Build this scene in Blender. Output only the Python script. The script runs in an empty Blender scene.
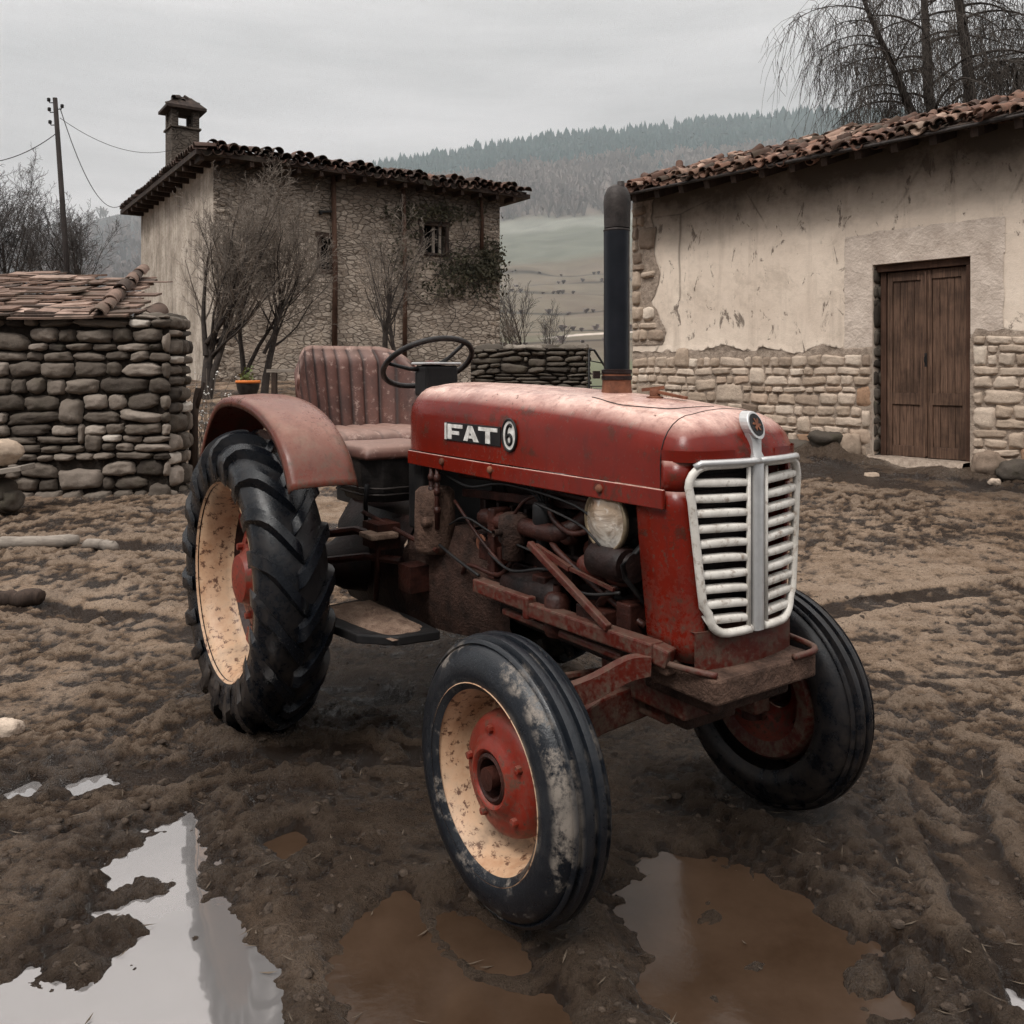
import bpy, bmesh, math, random
import numpy as np
from mathutils import Vector, Matrix, geometry, noise as mnoise

R = math.radians
rng = random.Random(7)
scene = bpy.context.scene
col = scene.collection

# ------------------------------------------------------------------ frame
F, HOR, CAMH = 870.0, 371.0, 1.45          # focal length and horizon of the view, eye height


def on_wall(A, d, u, v):
    """where the sight line of (u, v) meets the vertical plane through A along d -> (distance along, height)"""
    rx, rz = (u - 512) / F, (HOR - v) / F
    nx, ny = -d[1], d[0]
    t = (A[0] * nx + A[1] * ny) / (rx * nx + ny)
    return ((rx * t - A[0]) * d[0] + (t - A[1]) * d[1], CAMH + rz * t)


def at(u, v, Y):
    return Vector(((u - 512) / F * Y, Y, CAMH + (HOR - v) / F * Y))


def flat(u, v, z=0.0):
    Y = (CAMH - z) * F / (v - HOR)
    return ((u - 512) / F * Y, Y)


# ------------------------------------------------------------------ numpy noise
def _hash(ix, iy, seed):
    with np.errstate(over='ignore'):
        h = (ix.astype(np.int64) * 374761393 + iy.astype(np.int64) * 668265263 + seed * 144665) & 0x7fffffff
        h = ((h ^ (h >> 13)) * 1274126177) & 0x7fffffff
        h = (h ^ (h >> 16)) & 0xffff
    return h / 65535.0


def vnoise(x, y, seed=0):
    ix, iy = np.floor(x), np.floor(y)
    fx, fy = x - ix, y - iy
    fx = fx * fx * fx * (fx * (fx * 6 - 15) + 10)
    fy = fy * fy * fy * (fy * (fy * 6 - 15) + 10)
    a, b = _hash(ix, iy, seed), _hash(ix + 1, iy, seed)
    c, d = _hash(ix, iy + 1, seed), _hash(ix + 1, iy + 1, seed)
    return (a + (b - a) * fx) * (1 - fy) + (c + (d - c) * fx) * fy


def fbm(x, y, octaves=4, seed=0, gain=.5):
    s, a, tot = 0, 1.0, 0
    for k in range(octaves):
        c, sn = math.cos(k * 1.3 + .4), math.sin(k * 1.3 + .4)
        s = s + a * (vnoise((x * c - y * sn) * 2 ** k + 17.3 * k, (x * sn + y * c) * 2 ** k - 9.1 * k, seed + k) - .5)
        tot += a
        a *= gain
    return s / tot * 2


def sstep(a, b, x):
    t = np.clip((x - a) / (b - a), 0, 1)
    return t * t * (3 - 2 * t)


# ------------------------------------------------------------------ mesh helper
class MB:
    def __init__(s):
        s.v, s.f, s.c = [], [], []
        s.tone = .5

    def vert(s, p):
        s.v.append(tuple(p)); s.c.append(s.tone)
        return len(s.v) - 1

    def quad(s, *pts):
        s.f.append([s.vert(p) for p in pts])

    def grid(s, rows, closed_u=False, closed_v=False):
        """rows: list of equal-length lists of points"""
        ids = [[s.vert(p) for p in r] for r in rows]
        n, m = len(ids), len(ids[0])
        for i in range(n if closed_v else n - 1):
            for j in range(m if closed_u else m - 1):
                s.f.append([ids[i][j], ids[i][(j + 1) % m], ids[(i + 1) % n][(j + 1) % m], ids[(i + 1) % n][j]])
        return ids

    def box(s, lo, hi, M=None):
        x0, y0, z0 = lo; x1, y1, z1 = hi
        P = [(x0, y0, z0), (x1, y0, z0), (x1, y1, z0), (x0, y1, z0), (x0, y0, z1), (x1, y0, z1), (x1, y1, z1), (x0, y1, z1)]
        if M is not None:
            P = [tuple(M @ Vector(p)) for p in P]
        i = [s.vert(p) for p in P]
        for q in ((3, 2, 1, 0), (4, 5, 6, 7), (0, 1, 5, 4), (1, 2, 6, 5), (2, 3, 7, 6), (3, 0, 4, 7)):
            s.f.append([i[k] for k in q])

    def bar(s, p, q, w, h, up=(0, 0, 1)):
        """a rectangular bar from p to q, w across and h along up"""
        p, q = Vector(p), Vector(q)
        d = (q - p).normalized(); u = Vector(up)
        x = d.cross(u)
        if x.length < 1e-4:
            x = d.cross(Vector((1, 0, 0)))
        x.normalize(); u = x.cross(d).normalized()
        P = [[c + x * a * w / 2 + u * b * h / 2 for a, b in ((-1, -1), (1, -1), (1, 1), (-1, 1))] for c in (p, q)]
        ids = s.grid([list(r) for r in P], closed_u=True)
        s.f.append(ids[0][::-1]); s.f.append(list(ids[1]))

    def tube(s, path, rad, n=8, cap=True, closed=False, sq=1.0):
        path = [Vector(p) for p in path]
        k = len(path)
        if not hasattr(rad, '__len__'):
            rad = [rad] * k
        rows, prev = [], None
        for i, p in enumerate(path):
            if closed:
                d = path[(i + 1) % k] - path[i - 1]
            else:
                d = path[min(i + 1, k - 1)] - path[max(i - 1, 0)]
            if d.length < 1e-9:
                d = Vector((0, 0, 1))
            d.normalize()
            if prev is None:
                a = Vector((0, 0, 1)) if abs(d.z) < .9 else Vector((1, 0, 0))
            else:
                a = prev
            x = (a - d * a.dot(d))
            if x.length < 1e-5:
                x = d.orthogonal()
            x.normalize(); prev = x
            y = d.cross(x)
            rows.append([p + (x * math.cos(t) + y * math.sin(t) * sq) * rad[i] for t in [2 * math.pi * j / n for j in range(n)]])
        ids = s.grid(rows, closed_u=True, closed_v=closed)
        if cap and not closed:
            s.f.append(ids[0][::-1]); s.f.append(list(ids[-1]))

    def lathe(s, prof, n=32, axis='z', c=(0, 0, 0), M=None, wob=0.0):
        """prof: list of (radius, height)"""
        rows = []
        for r, h in prof:
            row = []
            for j in range(n):
                t = 2 * math.pi * j / n
                a, b = r * math.cos(t), r * math.sin(t)
                p = {'z': (a, b, h), 'y': (a, h, -b), 'x': (h, a, b)}[axis]
                p = Vector((p[0] + c[0], p[1] + c[1], p[2] + c[2]))
                row.append(M @ p if M is not None else p)
            rows.append(row)
        ids = s.grid(rows, closed_u=True)
        return ids

    def prism(s, poly, lo, hi, fn):
        """poly: 2d outline; fn(a, b, h) -> 3d"""
        n = len(poly)
        i0 = [s.vert(fn(a, b, lo)) for a, b in poly]
        i1 = [s.vert(fn(a, b, hi)) for a, b in poly]
        s.f.append(i0[::-1]); s.f.append(i1)
        for k in range(n):
            s.f.append([i0[k], i0[(k + 1) % n], i1[(k + 1) % n], i1[k]])

    def build(s, name, mat, parent=None, smooth=False, bevel=0, angle=None, subsurf=0, tones=False):
        me = bpy.data.meshes.new(name)
        me.from_pydata(s.v, [], s.f)
        bm = bmesh.new(); bm.from_mesh(me)
        bmesh.ops.recalc_face_normals(bm, faces=bm.faces)
        bm.to_mesh(me); bm.free()
        if tones:
            at_ = me.attributes.new('tone', 'FLOAT', 'POINT')
            at_.data.foreach_set('value', s.c)
        me.materials.append(mat)
        o = bpy.data.objects.new(name, me)
        col.objects.link(o)
        if parent is not None:
            o.parent = parent
        if smooth or angle:
            me.polygons.foreach_set('use_smooth', [True] * len(me.polygons))
        if angle:
            me.set_sharp_from_angle(angle=R(angle))
        if bevel:
            m = o.modifiers.new('bevel', 'BEVEL'); m.width = bevel; m.segments = 2; m.limit_method = 'ANGLE'; m.angle_limit = R(40)
        if subsurf:
            m = o.modifiers.new('sub', 'SUBSURF'); m.levels = subsurf; m.render_levels = subsurf
        return o


def smooth_path(P, k=6, closed=False):
    """Catmull-Rom through P"""
    P = [Vector(p) for p in P]; n = len(P); out = []
    for i in range(n if closed else n - 1):
        g = (lambda j: P[j % n]) if closed else (lambda j: P[max(0, min(n - 1, j))])
        a, b, c, d = g(i - 1), g(i), g(i + 1), g(i + 2)
        for j in range(k):
            t = j / k
            out.append(.5 * ((2 * b) + (c - a) * t + (2 * a - 5 * b + 4 * c - d) * t * t + (3 * b - a - 3 * c + d) * t ** 3))
    if not closed:
        out.append(P[-1])
    return out


def thing(name, label, cat, loc=(0, 0, 0), rz=0.0, group=None):
    o = bpy.data.objects.new(name, None)
    o.empty_display_size = .2
    o.location = loc; o.rotation_euler = (0, 0, rz)
    col.objects.link(o)
    return tag(o, label, cat, group)


def tag(o, label=None, cat=None, group=None, kind=None):
    if label: o['label'] = label
    if cat: o['category'] = cat
    if group: o['group'] = group
    if kind: o['kind'] = kind
    return o


# ------------------------------------------------------------------ materials
class NT:
    def __init__(s, name):
        s.m = bpy.data.materials.new(name); s.m.use_nodes = True
        s.t = s.m.node_tree; s.n = s.t.nodes; s.n.clear()
        s.out = s.n.new('ShaderNodeOutputMaterial')
        s.b = s.n.new('ShaderNodeBsdfPrincipled')
        s.t.links.new(s.b.outputs[0], s.out.inputs[0])
        s.tc = s.n.new('ShaderNodeTexCoord')

    def put(s, sock, val):
        if isinstance(val, bpy.types.NodeSocket):
            s.t.links.new(val, sock)
        elif val is not None:
            if sock.type == 'RGBA' and not hasattr(val, '__len__'):
                val = (val, val, val, 1)
            elif sock.type == 'RGBA' and len(val) == 3:
                val = (*val, 1)
            sock.default_value = val

    def set(s, **kw):
        names = {'color': 'Base Color', 'rough': 'Roughness', 'metal': 'Metallic', 'ior': 'IOR', 'spec': 'Specular IOR Level', 'normal': 'Normal',
                 'coat': 'Coat Weight', 'coat_rough': 'Coat Roughness', 'trans': 'Transmission Weight', 'alpha': 'Alpha', 'sheen': 'Sheen Weight'}
        for k, v in kw.items():
            s.put(s.b.inputs[names[k]], v)

    def obj(s, scale=(1, 1, 1), rot=(0, 0, 0), loc=(0, 0, 0)):
        mp = s.n.new('ShaderNodeMapping')
        mp.inputs['Scale'].default_value = scale; mp.inputs['Rotation'].default_value = rot; mp.inputs['Location'].default_value = loc
        s.t.links.new(s.tc.outputs['Object'], mp.inputs[0])
        return mp.outputs[0]

    def noise(s, scale, detail=5, rough=.6, vec=None, dist=0.0):
        n = s.n.new('ShaderNodeTexNoise')
        n.inputs['Scale'].default_value = scale; n.inputs['Detail'].default_value = detail; n.inputs['Roughness'].default_value = rough
        n.inputs['Distortion'].default_value = dist
        s.t.links.new(vec if vec is not None else s.tc.outputs['Object'], n.inputs['Vector'])
        return n.outputs['Fac']

    def voronoi(s, scale, feature='F1', vec=None, out='Distance', rand=1.0):
        n = s.n.new('ShaderNodeTexVoronoi'); n.feature = feature
        n.inputs['Scale'].default_value = scale; n.inputs['Randomness'].default_value = rand
        s.t.links.new(vec if vec is not None else s.tc.outputs['Object'], n.inputs['Vector'])
        return n.outputs[out]

    def wave(s, scale, vec=None, dist=2, detail=3, axis='X'):
        n = s.n.new('ShaderNodeTexWave'); n.bands_direction = axis
        n.inputs['Scale'].default_value = scale; n.inputs['Distortion'].default_value = dist; n.inputs['Detail'].default_value = detail
        s.t.links.new(vec if vec is not None else s.tc.outputs['Object'], n.inputs['Vector'])
        return n.outputs['Fac']

    def ramp(s, fac, *stops):
        n = s.n.new('ShaderNodeValToRGB'); e = n.color_ramp.elements
        while len(e) < len(stops): e.new(.5)
        for k, (p, c) in enumerate(stops):
            e[k].position = p
            e[k].color = (c, c, c, 1) if not hasattr(c, '__len__') else (*c, 1)
        s.t.links.new(fac, n.inputs[0])
        return n.outputs[0]

    def mix(s, fac, a, b, mode='MIX'):
        n = s.n.new('ShaderNodeMix'); n.data_type = 'RGBA'; n.blend_type = mode
        s.put(n.inputs[0], fac); s.put(n.inputs[6], a); s.put(n.inputs[7], b)
        return n.outputs[2]

    def math(s, op, a, b=None, clamp=False):
        n = s.n.new('ShaderNodeMath'); n.operation = op; n.use_clamp = clamp
        s.put(n.inputs[0], a)
        if b is not None: s.put(n.inputs[1], b)
        return n.outputs[0]

    def sep(s, vec):
        n = s.n.new('ShaderNodeSeparateXYZ'); s.t.links.new(vec, n.inputs[0])
        return n.outputs

    def up(s):
        g = s.n.new('ShaderNodeNewGeometry')
        return s.sep(g.outputs['Normal'])[2]

    def attr(s, name):
        n = s.n.new('ShaderNodeAttribute'); n.attribute_name = name
        return n.outputs['Fac']

    def rnd(s):
        return s.n.new('ShaderNodeObjectInfo').outputs['Random']

    def bump(s, h, strength=.5, dist=.01, normal=None):
        n = s.n.new('ShaderNodeBump')
        n.inputs['Strength'].default_value = strength; n.inputs['Distance'].default_value = dist
        s.t.links.new(h, n.inputs['Height'])
        if normal is not None: s.t.links.new(normal, n.inputs['Normal'])
        return n.outputs[0]


MAT = {}


def paint(name, base, dark, rust, dust_glare, rustiness=.5, rough=.38, dusty=.5, splash=(.45, .95), chips=1.0):
    """old enamel: faded patches, rust and chips, mud splashed up from below, pale dusting and painted sky glare on what faces up"""
    t = NT(name)
    n1 = t.noise(3.2, 6, .65); n2 = t.noise(15, 8, .74); n3 = t.noise(62, 5, .7); n4 = t.noise(150, 4, .7)
    c = t.mix(t.ramp(n1, (.35, 0.), (.7, 1.)), dark, base)
    c = t.mix(t.ramp(n2, (.60 - .10 * rustiness, 0.), (.66 - .08 * rustiness, 1.)), c, rust)
    upf = t.ramp(t.up(), (.50, 0.), (.86, 1.))
    dn = t.noise(5, 8, .75, vec=t.obj(scale=(.6, 1.3, 1)))
    df = t.math('MULTIPLY', upf, t.ramp(dn, (.34, .45), (.56, 1.)))
    c = t.mix(t.math('MULTIPLY', df, dusty), c, t.mix(t.ramp(n2, (.4, 0.), (.6, 1.)), tuple(x * .72 for x in dust_glare), dust_glare))  # upward faces paled in the colour: dusting and reflected sky together
    streak = t.noise(6, 5, .65, vec=t.obj(scale=(7, 7, .5)))
    c = t.mix(t.math('MULTIPLY', t.ramp(streak, (.52, 0.), (.70, 1.)), .45), c, tuple(x * .35 + .01 for x in base))
    chip = t.ramp(t.math('ADD', t.math('MULTIPLY', n3, .65), t.math('MULTIPLY', n1, .35)), (.575, 0.), (.60, 1.))
    c = t.mix(t.math('MULTIPLY', chip, .85 * chips), c, t.mix(n4, (.030, .014, .010), (.10, .045, .028)))
    z = t.sep(t.tc.outputs['Object'])[2]
    lowf = t.math('MULTIPLY', t.math('SUBTRACT', splash[1], z), 1 / (splash[1] - splash[0]), True)
    sp = t.ramp(t.math('ADD', t.math('MULTIPLY', n3, .5), t.math('MULTIPLY', n2, .5)), (.44, 0.), (.56, 1.))
    mudf = t.math('MULTIPLY', lowf, sp)
    c = t.mix(t.math('MULTIPLY', mudf, .85), c, t.mix(n4, (.05, .033, .024), (.16, .11, .082)))
    r_ = t.math('ADD', t.math('MULTIPLY', n2, .30), rough - .15)
    t.set(color=c, rough=t.math('ADD', r_, t.math('MULTIPLY', t.math('MAXIMUM', chip, mudf), .35), True), spec=.24,
          normal=t.bump(t.math('SUBTRACT', t.math('ADD', n2, t.math('MULTIPLY', n3, .4)), t.math('MULTIPLY', chip, .6)), .22, .004))
    return t.m


MAT['red'] = paint('red_enamel', (.172, .0118, .0046), (.108, .0074, .0035), (.07, .015, .008), (.74, .50, .42), .45, .24, .92, (.50, 1.0))
MAT['red_low'] = paint('muddy_red_enamel', (.085, .0100, .0052), (.048, .0068, .004), (.045, .018, .011), (.14, .085, .065), .8, .45, .5, (.35, 1.1), 1.0)
MAT['red_rim'] = paint('red_wheel_enamel', (.22, .021, .0095), (.13, .013, .007), (.095, .034, .02), (.30, .16, .12), .5, .40, .3, (-.6, .25))
MAT['fender'] = paint('faded_fender_enamel', (.135, .031, .018), (.088, .020, .012), (.070, .027, .016), (.36, .205, .155), .75, .30, .5, (.9, 1.25))


def simple(name, c0, c1, scale=6, rough=.6, metal=0., bump=.25, dist=.004, detail=6, spec=.22, stretch=(1, 1, 1)):
    t = NT(name)
    n = t.noise(scale, detail, .65, vec=t.obj(scale=stretch))
    n2 = t.noise(scale * 7, 4, .6, vec=t.obj(scale=stretch))
    t.set(color=t.mix(t.ramp(n, (.32, 0.), (.68, 1.)), c0, c1), rough=t.math('ADD', t.math('MULTIPLY', n2, .3), rough - .15), metal=metal, spec=spec,
          normal=t.bump(t.math('ADD', n, t.math('MULTIPLY', n2, .6)), bump, dist * 1.6))
    return t.m


MAT['engine'] = simple('greasy_rusted_iron', (.004, .003, .003), (.024, .011, .009), 9, .5, 0, .5, .006, spec=.22)
MAT['engine_red'] = simple('oily_red_iron', (.007, .0035, .003), (.050, .016, .011), 11, .45, 0, .5, .006, spec=.22)
MAT['crust_red'] = simple('dirt_on_red_iron', (.013, .007, .005), (.055, .028, .020), 14, .8, 0, .8, .01, spec=.22)
MAT['crust_mid'] = simple('dusty_iron', (.03, .016, .011), (.12, .070, .050), 14, .85, 0, .8, .01)
MAT['clod'] = simple('mud_clod', (.022, .015, .011), (.10, .072, .053), 30, .75, 0, .8, .01)
MAT['straw'] = simple('trodden_straw', (.05, .038, .027), (.13, .10, .074), 3, .9)
MAT['crust'] = simple('dried_mud_on_iron', (.10, .060, .042), (.24, .165, .12), 20, .85, 0, .8, .01)
MAT['black'] = simple('grimy_black', (.006, .006, .007), (.02, .018, .017), 8, .5, 0, .2)
MAT['pipe'] = simple('black_stack_enamel', (.004, .005, .007), (.011, .012, .016), 6, .34, 0, .12)
MAT['pipe_top'] = simple('sooty_steel', (.018, .015, .014), (.055, .045, .041), 14, .55, .3, .4)
MAT['rust'] = simple('bare_rust', (.07, .026, .016), (.24, .095, .052), 16, .75, 0, .5)
MAT['chrome'] = simple('dull_chrome', (.45, .44, .43), (.62, .61, .60), 12, .34, .6, .1)
MAT['brass'] = simple('tarnished_brass', (.16, .115, .07), (.36, .28, .19), 20, .35, .7, .2)
MAT['letter'] = simple('chipped_white_enamel', (.34, .31, .28), (.80, .78, .74), 28, .5)
MAT['leather_black'] = simple('cracked_black_vinyl', (.010, .009, .009), (.035, .03, .028), 14, .45, 0, .5)

t = NT('grille_ivory')
n1 = t.noise(9, 6, .7); n2 = t.noise(40, 5, .7)
c = t.mix(t.ramp(n1, (.35, 0.), (.65, 1.)), (.43, .395, .35), (.68, .64, .585))
c = t.mix(t.ramp(n2, (.54, 0.), (.68, .85)), c, (.20, .14, .10))
t.set(color=c, rough=.42, normal=t.bump(n2, .15, .003)); MAT['ivory'] = t.m

t = NT('tyre_rubber')
n1 = t.noise(4.2, 7, .68, dist=.5); n2 = t.noise(26, 8, .75); n3 = t.noise(120, 3, .6)
p = t.sep(t.tc.outputs['Object'])
rad2 = t.math('SQRT', t.math('ADD', t.math('MULTIPLY', p[0], p[0]), t.math('MULTIPLY', p[2], p[2])))
ring = t.ramp(rad2, (.300, 0.), (.318, 1.), (.340, 1.), (.362, 0.))          # dried mud along the shoulder
inner = t.ramp(rad2, (.245, 1.), (.275, 0.))
mixn = t.math('ADD', t.math('MULTIPLY', n1, .55), t.math('MULTIPLY', n2, .45))
mud = t.math('MULTIPLY', t.ramp(mixn, (.51, 0.), (.58, 1.)), t.math('ADD', t.math('MULTIPLY', t.math('MAXIMUM', ring, inner), .72), .02))
c = t.mix(mud, t.mix(n1, (.003, .004, .006), (.009, .0115, .016)), t.mix(n2, (.11, .088, .068), (.34, .29, .245)))
scuff = t.ramp(t.noise(9, 6, .7), (.52, 0.), (.72, .35))
c = t.mix(scuff, c, (.022, .023, .025))
t.set(color=c, rough=t.math('ADD', t.math('MULTIPLY', mud, .5), t.math('ADD', t.math('MULTIPLY', n2, .35), .14)), spec=.42,
      normal=t.bump(t.math('ADD', n2, t.math('MULTIPLY', n3, .3)), .35, .006)); MAT['tyre'] = t.m

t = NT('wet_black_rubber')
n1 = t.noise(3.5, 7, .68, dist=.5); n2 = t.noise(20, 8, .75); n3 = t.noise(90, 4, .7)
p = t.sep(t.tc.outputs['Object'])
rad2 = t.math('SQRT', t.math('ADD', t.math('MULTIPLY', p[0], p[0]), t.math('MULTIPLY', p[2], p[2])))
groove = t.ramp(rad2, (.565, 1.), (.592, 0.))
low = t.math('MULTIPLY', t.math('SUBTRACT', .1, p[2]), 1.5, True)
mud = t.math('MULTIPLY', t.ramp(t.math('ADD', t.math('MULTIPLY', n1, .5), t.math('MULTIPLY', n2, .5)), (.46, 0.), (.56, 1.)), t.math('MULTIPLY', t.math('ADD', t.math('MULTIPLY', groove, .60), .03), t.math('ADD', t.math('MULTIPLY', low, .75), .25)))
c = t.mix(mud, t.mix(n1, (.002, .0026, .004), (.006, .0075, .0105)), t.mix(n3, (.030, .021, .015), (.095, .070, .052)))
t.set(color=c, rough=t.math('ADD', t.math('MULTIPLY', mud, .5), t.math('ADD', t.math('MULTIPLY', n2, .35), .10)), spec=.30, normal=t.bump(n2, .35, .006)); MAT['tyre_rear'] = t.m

t = NT('cream_rim')
n1 = t.noise(4, 6, .7); n2 = t.noise(30, 6, .75)
c = t.mix(t.ramp(n1, (.35, 0.), (.7, 1.)), (.36, .19, .10), (.68, .49, .33))
c = t.mix(t.ramp(n2, (.54, 0.), (.60, 1.)), c, (.10, .042, .022))
c = t.mix(t.math('MULTIPLY', t.ramp(n1, (.50, 0.), (.66, 1.)), .7), c, (.12, .075, .05))
t.set(color=c, rough=.55, normal=t.bump(n2, .3, .004)); MAT['rim'] = t.m

t = NT('seat_leather')
n1 = t.noise(5, 6, .7); n2 = t.noise(28, 6, .7)
c = t.mix(t.ramp(n1, (.34, 0.), (.66, 1.)), (.045, .016, .011), (.125, .050, .036))
c = t.mix(t.ramp(n2, (.56, 0.), (.70, .8)), c, (.40, .28, .235))
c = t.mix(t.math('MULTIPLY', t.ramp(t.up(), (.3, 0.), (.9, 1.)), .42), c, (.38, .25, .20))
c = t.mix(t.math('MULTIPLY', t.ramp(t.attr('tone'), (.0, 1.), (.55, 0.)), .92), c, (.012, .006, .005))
t.set(color=c, rough=.62, normal=t.bump(n2, .3, .004)); MAT['seat'] = t.m

t = NT('lamp_glass')
g = t.noise(9, 4, .6, vec=t.obj(scale=(1, 1, 1.6)), dist=1.2); g2 = t.noise(45, 4, .6)
zz = t.math('MULTIPLY', t.math('SUBTRACT', t.sep(t.tc.outputs['Object'])[2], .935), 5.6)
c = t.mix(t.ramp(zz, (.15, 0.), (.75, 1.)), (.80, .74, .66), (.36, .24, .14))
c = t.mix(t.ramp(g, (.45, 0.), (.62, .7)), c, (.20, .13, .08))
c = t.mix(t.math('MULTIPLY', t.ramp(g2, (.55, 0.), (.7, 1.)), .4), c, (.9, .84, .76))
t.set(color=c, rough=.16, metal=.35, coat=1.0, normal=t.bump(g, .35, .02)); MAT['lens'] = t.m


def stone_mat(name, stops, scale=18, bump=.6, rough=.85, mossy=0., dusty=.0):
    t = NT(name)
    n1 = t.noise(scale, 7, .7); n2 = t.noise(scale * 5, 4, .7); n0 = t.noise(2.2, 4, .6)
    c = t.ramp(t.attr('tone'), *stops)
    c = t.mix(t.math('MULTIPLY', t.ramp(n1, (.3, 1.), (.7, 0.)), .55), c, t.mix(.5, c, (.03, .026, .022)))
    c = t.mix(t.math('MULTIPLY', t.ramp(n0, (.5, 0.), (.75, 1.)), .35), c, (.09, .075, .06))
    if mossy:
        c = t.mix(t.math('MULTIPLY', t.ramp(t.noise(3.5, 6, .7), (.52, 0.), (.64, 1.)), mossy), c, (.045, .042, .024))
    t.set(color=c, rough=rough, spec=.18, normal=t.bump(t.math('ADD', n1, t.math('MULTIPLY', n2, .35)), bump, .018))
    return t.m


MAT['river_stone'] = stone_mat('river_stone', [(0., (.035, .027, .022)), (.35, (.13, .105, .085)), (.65, (.25, .205, .17)), (.9, (.42, .355, .30)), (1., (.52, .46, .40))], 13, .7, .8, .25)
MAT['pale_stone'] = stone_mat('pale_stone', [(0., (.22, .16, .12)), (.4, (.43, .33, .25)), (.75, (.58, .465, .37)), (.93, (.68, .57, .465)), (1., (.36, .22, .14))], 22, .7, .9, .12)
MAT['dark_stone'] = stone_mat('dark_stone', [(0., (.045, .036, .029)), (.6, (.13, .108, .088)), (1., (.24, .205, .17))], 14, .7, .85, .5)
MAT['rubble_gap'] = simple('earth_mortar', (.012, .009, .007), (.040, .030, .023), 12, .9, 0, .8, .02)
MAT['mortar'] = simple('sandy_mortar', (.22, .17, .132), (.44, .35, .28), 16, .92, 0, .9, .02)

t = NT('farmhouse_rubble')
w0 = t.noise(1.1, 5, .6); wv = t.mix(.10, t.tc.outputs['Object'], t.n['Noise Texture'].outputs['Color'])
mp = t.n.new('ShaderNodeMapping'); mp.inputs['Scale'].default_value = (1, 1, 2.3); t.t.links.new(wv, mp.inputs[0]); vec = mp.outputs[0]
vd = t.voronoi(4.6, 'F1', vec=vec, out='Color'); ve = t.voronoi(4.6, 'DISTANCE_TO_EDGE', vec=vec)
n1 = t.noise(.50, 6, .65); n2 = t.noise(11, 7, .75); n3 = t.noise(1.3, 7, .72); n4 = t.noise(40, 5, .7)
c = t.mix(t.sep(vd)[0], (.27, .22, .178), (.55, .465, .385))
c = t.mix(t.math('MULTIPLY', t.ramp(ve, (.0, 1.), (.12, 0.)), .8), c, (.15, .118, .092))
plaster = t.ramp(t.math('ADD', t.math('MULTIPLY', n3, .7), t.math('MULTIPLY', n2, .3)), (.50, 0.), (.60, 1.))
c = t.mix(t.math('MULTIPLY', plaster, .88), c, t.mix(t.ramp(n2, (.3, 0.), (.7, 1.)), (.33, .262, .205), (.60, .49, .395)))
c = t.mix(t.math('MULTIPLY', t.ramp(n1, (.44, 0.), (.70, 1.)), .5), c, (.12, .095, .075))
c = t.mix(t.math('MULTIPLY', t.ramp(n4, (.36, 1.), (.48, 0.)), .5), c, (.06, .048, .04))
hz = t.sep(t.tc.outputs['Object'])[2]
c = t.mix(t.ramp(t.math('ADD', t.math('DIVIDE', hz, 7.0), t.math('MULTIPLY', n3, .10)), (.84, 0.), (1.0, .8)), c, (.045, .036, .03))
t.set(color=c, rough=.95, spec=.2, normal=t.bump(t.math('ADD', t.math('MULTIPLY', t.ramp(ve, (.0, 0.), (.10, 1.)), t.math('SUBTRACT', 1, t.math('MULTIPLY', plaster, .7))), t.math('ADD', n2, t.math('MULTIPLY', n4, .4))), .9, .06)); MAT['farm_wall'] = t.m

t = NT('farmhouse_render')
n1 = t.noise(1.2, 7, .7); n2 = t.noise(12, 6, .7); st = t.noise(2.2, 5, .6, vec=t.obj(scale=(2.2, 2.2, .25)))
c = t.mix(t.ramp(n1, (.36, 0.), (.62, 1.)), (.27, .225, .182), (.52, .45, .38))
c = t.mix(t.math('MULTIPLY', t.ramp(st, (.5, 0.), (.7, 1.)), .6), c, (.10, .082, .068))
c = t.mix(t.math('MULTIPLY', t.ramp(n2, (.52, 0.), (.62, 1.)), .6), c, (.17, .138, .11))
t.set(color=c, rough=.95, spec=.2, normal=t.bump(n2, .6, .03)); MAT['farm_render'] = t.m

t = NT('lime_plaster')
n1 = t.noise(.7, 7, .66); n2 = t.noise(7, 8, .75); n3 = t.noise(60, 4, .7)
st = t.noise(1.5, 6, .65, vec=t.obj(scale=(2.6, 2.6, .22)))
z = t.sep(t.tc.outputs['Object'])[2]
c = t.mix(t.ramp(n1, (.34, 0.), (.66, 1.)), (.59, .485, .395), (.755, .64, .53))
c = t.mix(t.math('MULTIPLY', t.ramp(n2, (.5, 0.), (.8, 1.)), .35), c, (.30, .24, .19))
c = t.mix(t.math('MULTIPLY', t.ramp(st, (.54, 0.), (.74, 1.)), .5), c, (.30, .235, .185))
bl = t.noise(1.05, 7, .72, dist=.4)
c = t.mix(t.math('MULTIPLY', t.ramp(bl, (.56, 0.), (.66, 1.)), .4), c, (.36, .29, .23))
eave_shade = t.ramp(t.math('ADD', t.math('DIVIDE', z, 4.2), t.math('MULTIPLY', t.math('SUBTRACT', n1, .5), .40)), (.76, 0.), (.97, .97))  # eave shadow painted into the plaster colour, deepest at the top
c = t.mix(eave_shade, c, (.075, .058, .044))
pits = t.ramp(t.noise(3.1, 7, .75, dist=.6, vec=t.obj(scale=(1.6, 1.6, .8))), (.585, 0.), (.63, 1.))
c = t.mix(t.math('MULTIPLY', pits, .8), c, (.10, .075, .06))
crack = t.ramp(t.voronoi(.55, 'DISTANCE_TO_EDGE', vec=t.mix(.18, t.tc.outputs['Object'], t.n.new('ShaderNodeTexNoise').outputs['Color'])), (.0, 1.), (.008, 0.))
c = t.mix(t.math('MULTIPLY', t.math('MULTIPLY', crack, t.ramp(n1, (.48, 0.), (.56, 1.))), .7), c, (.09, .07, .055))
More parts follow.
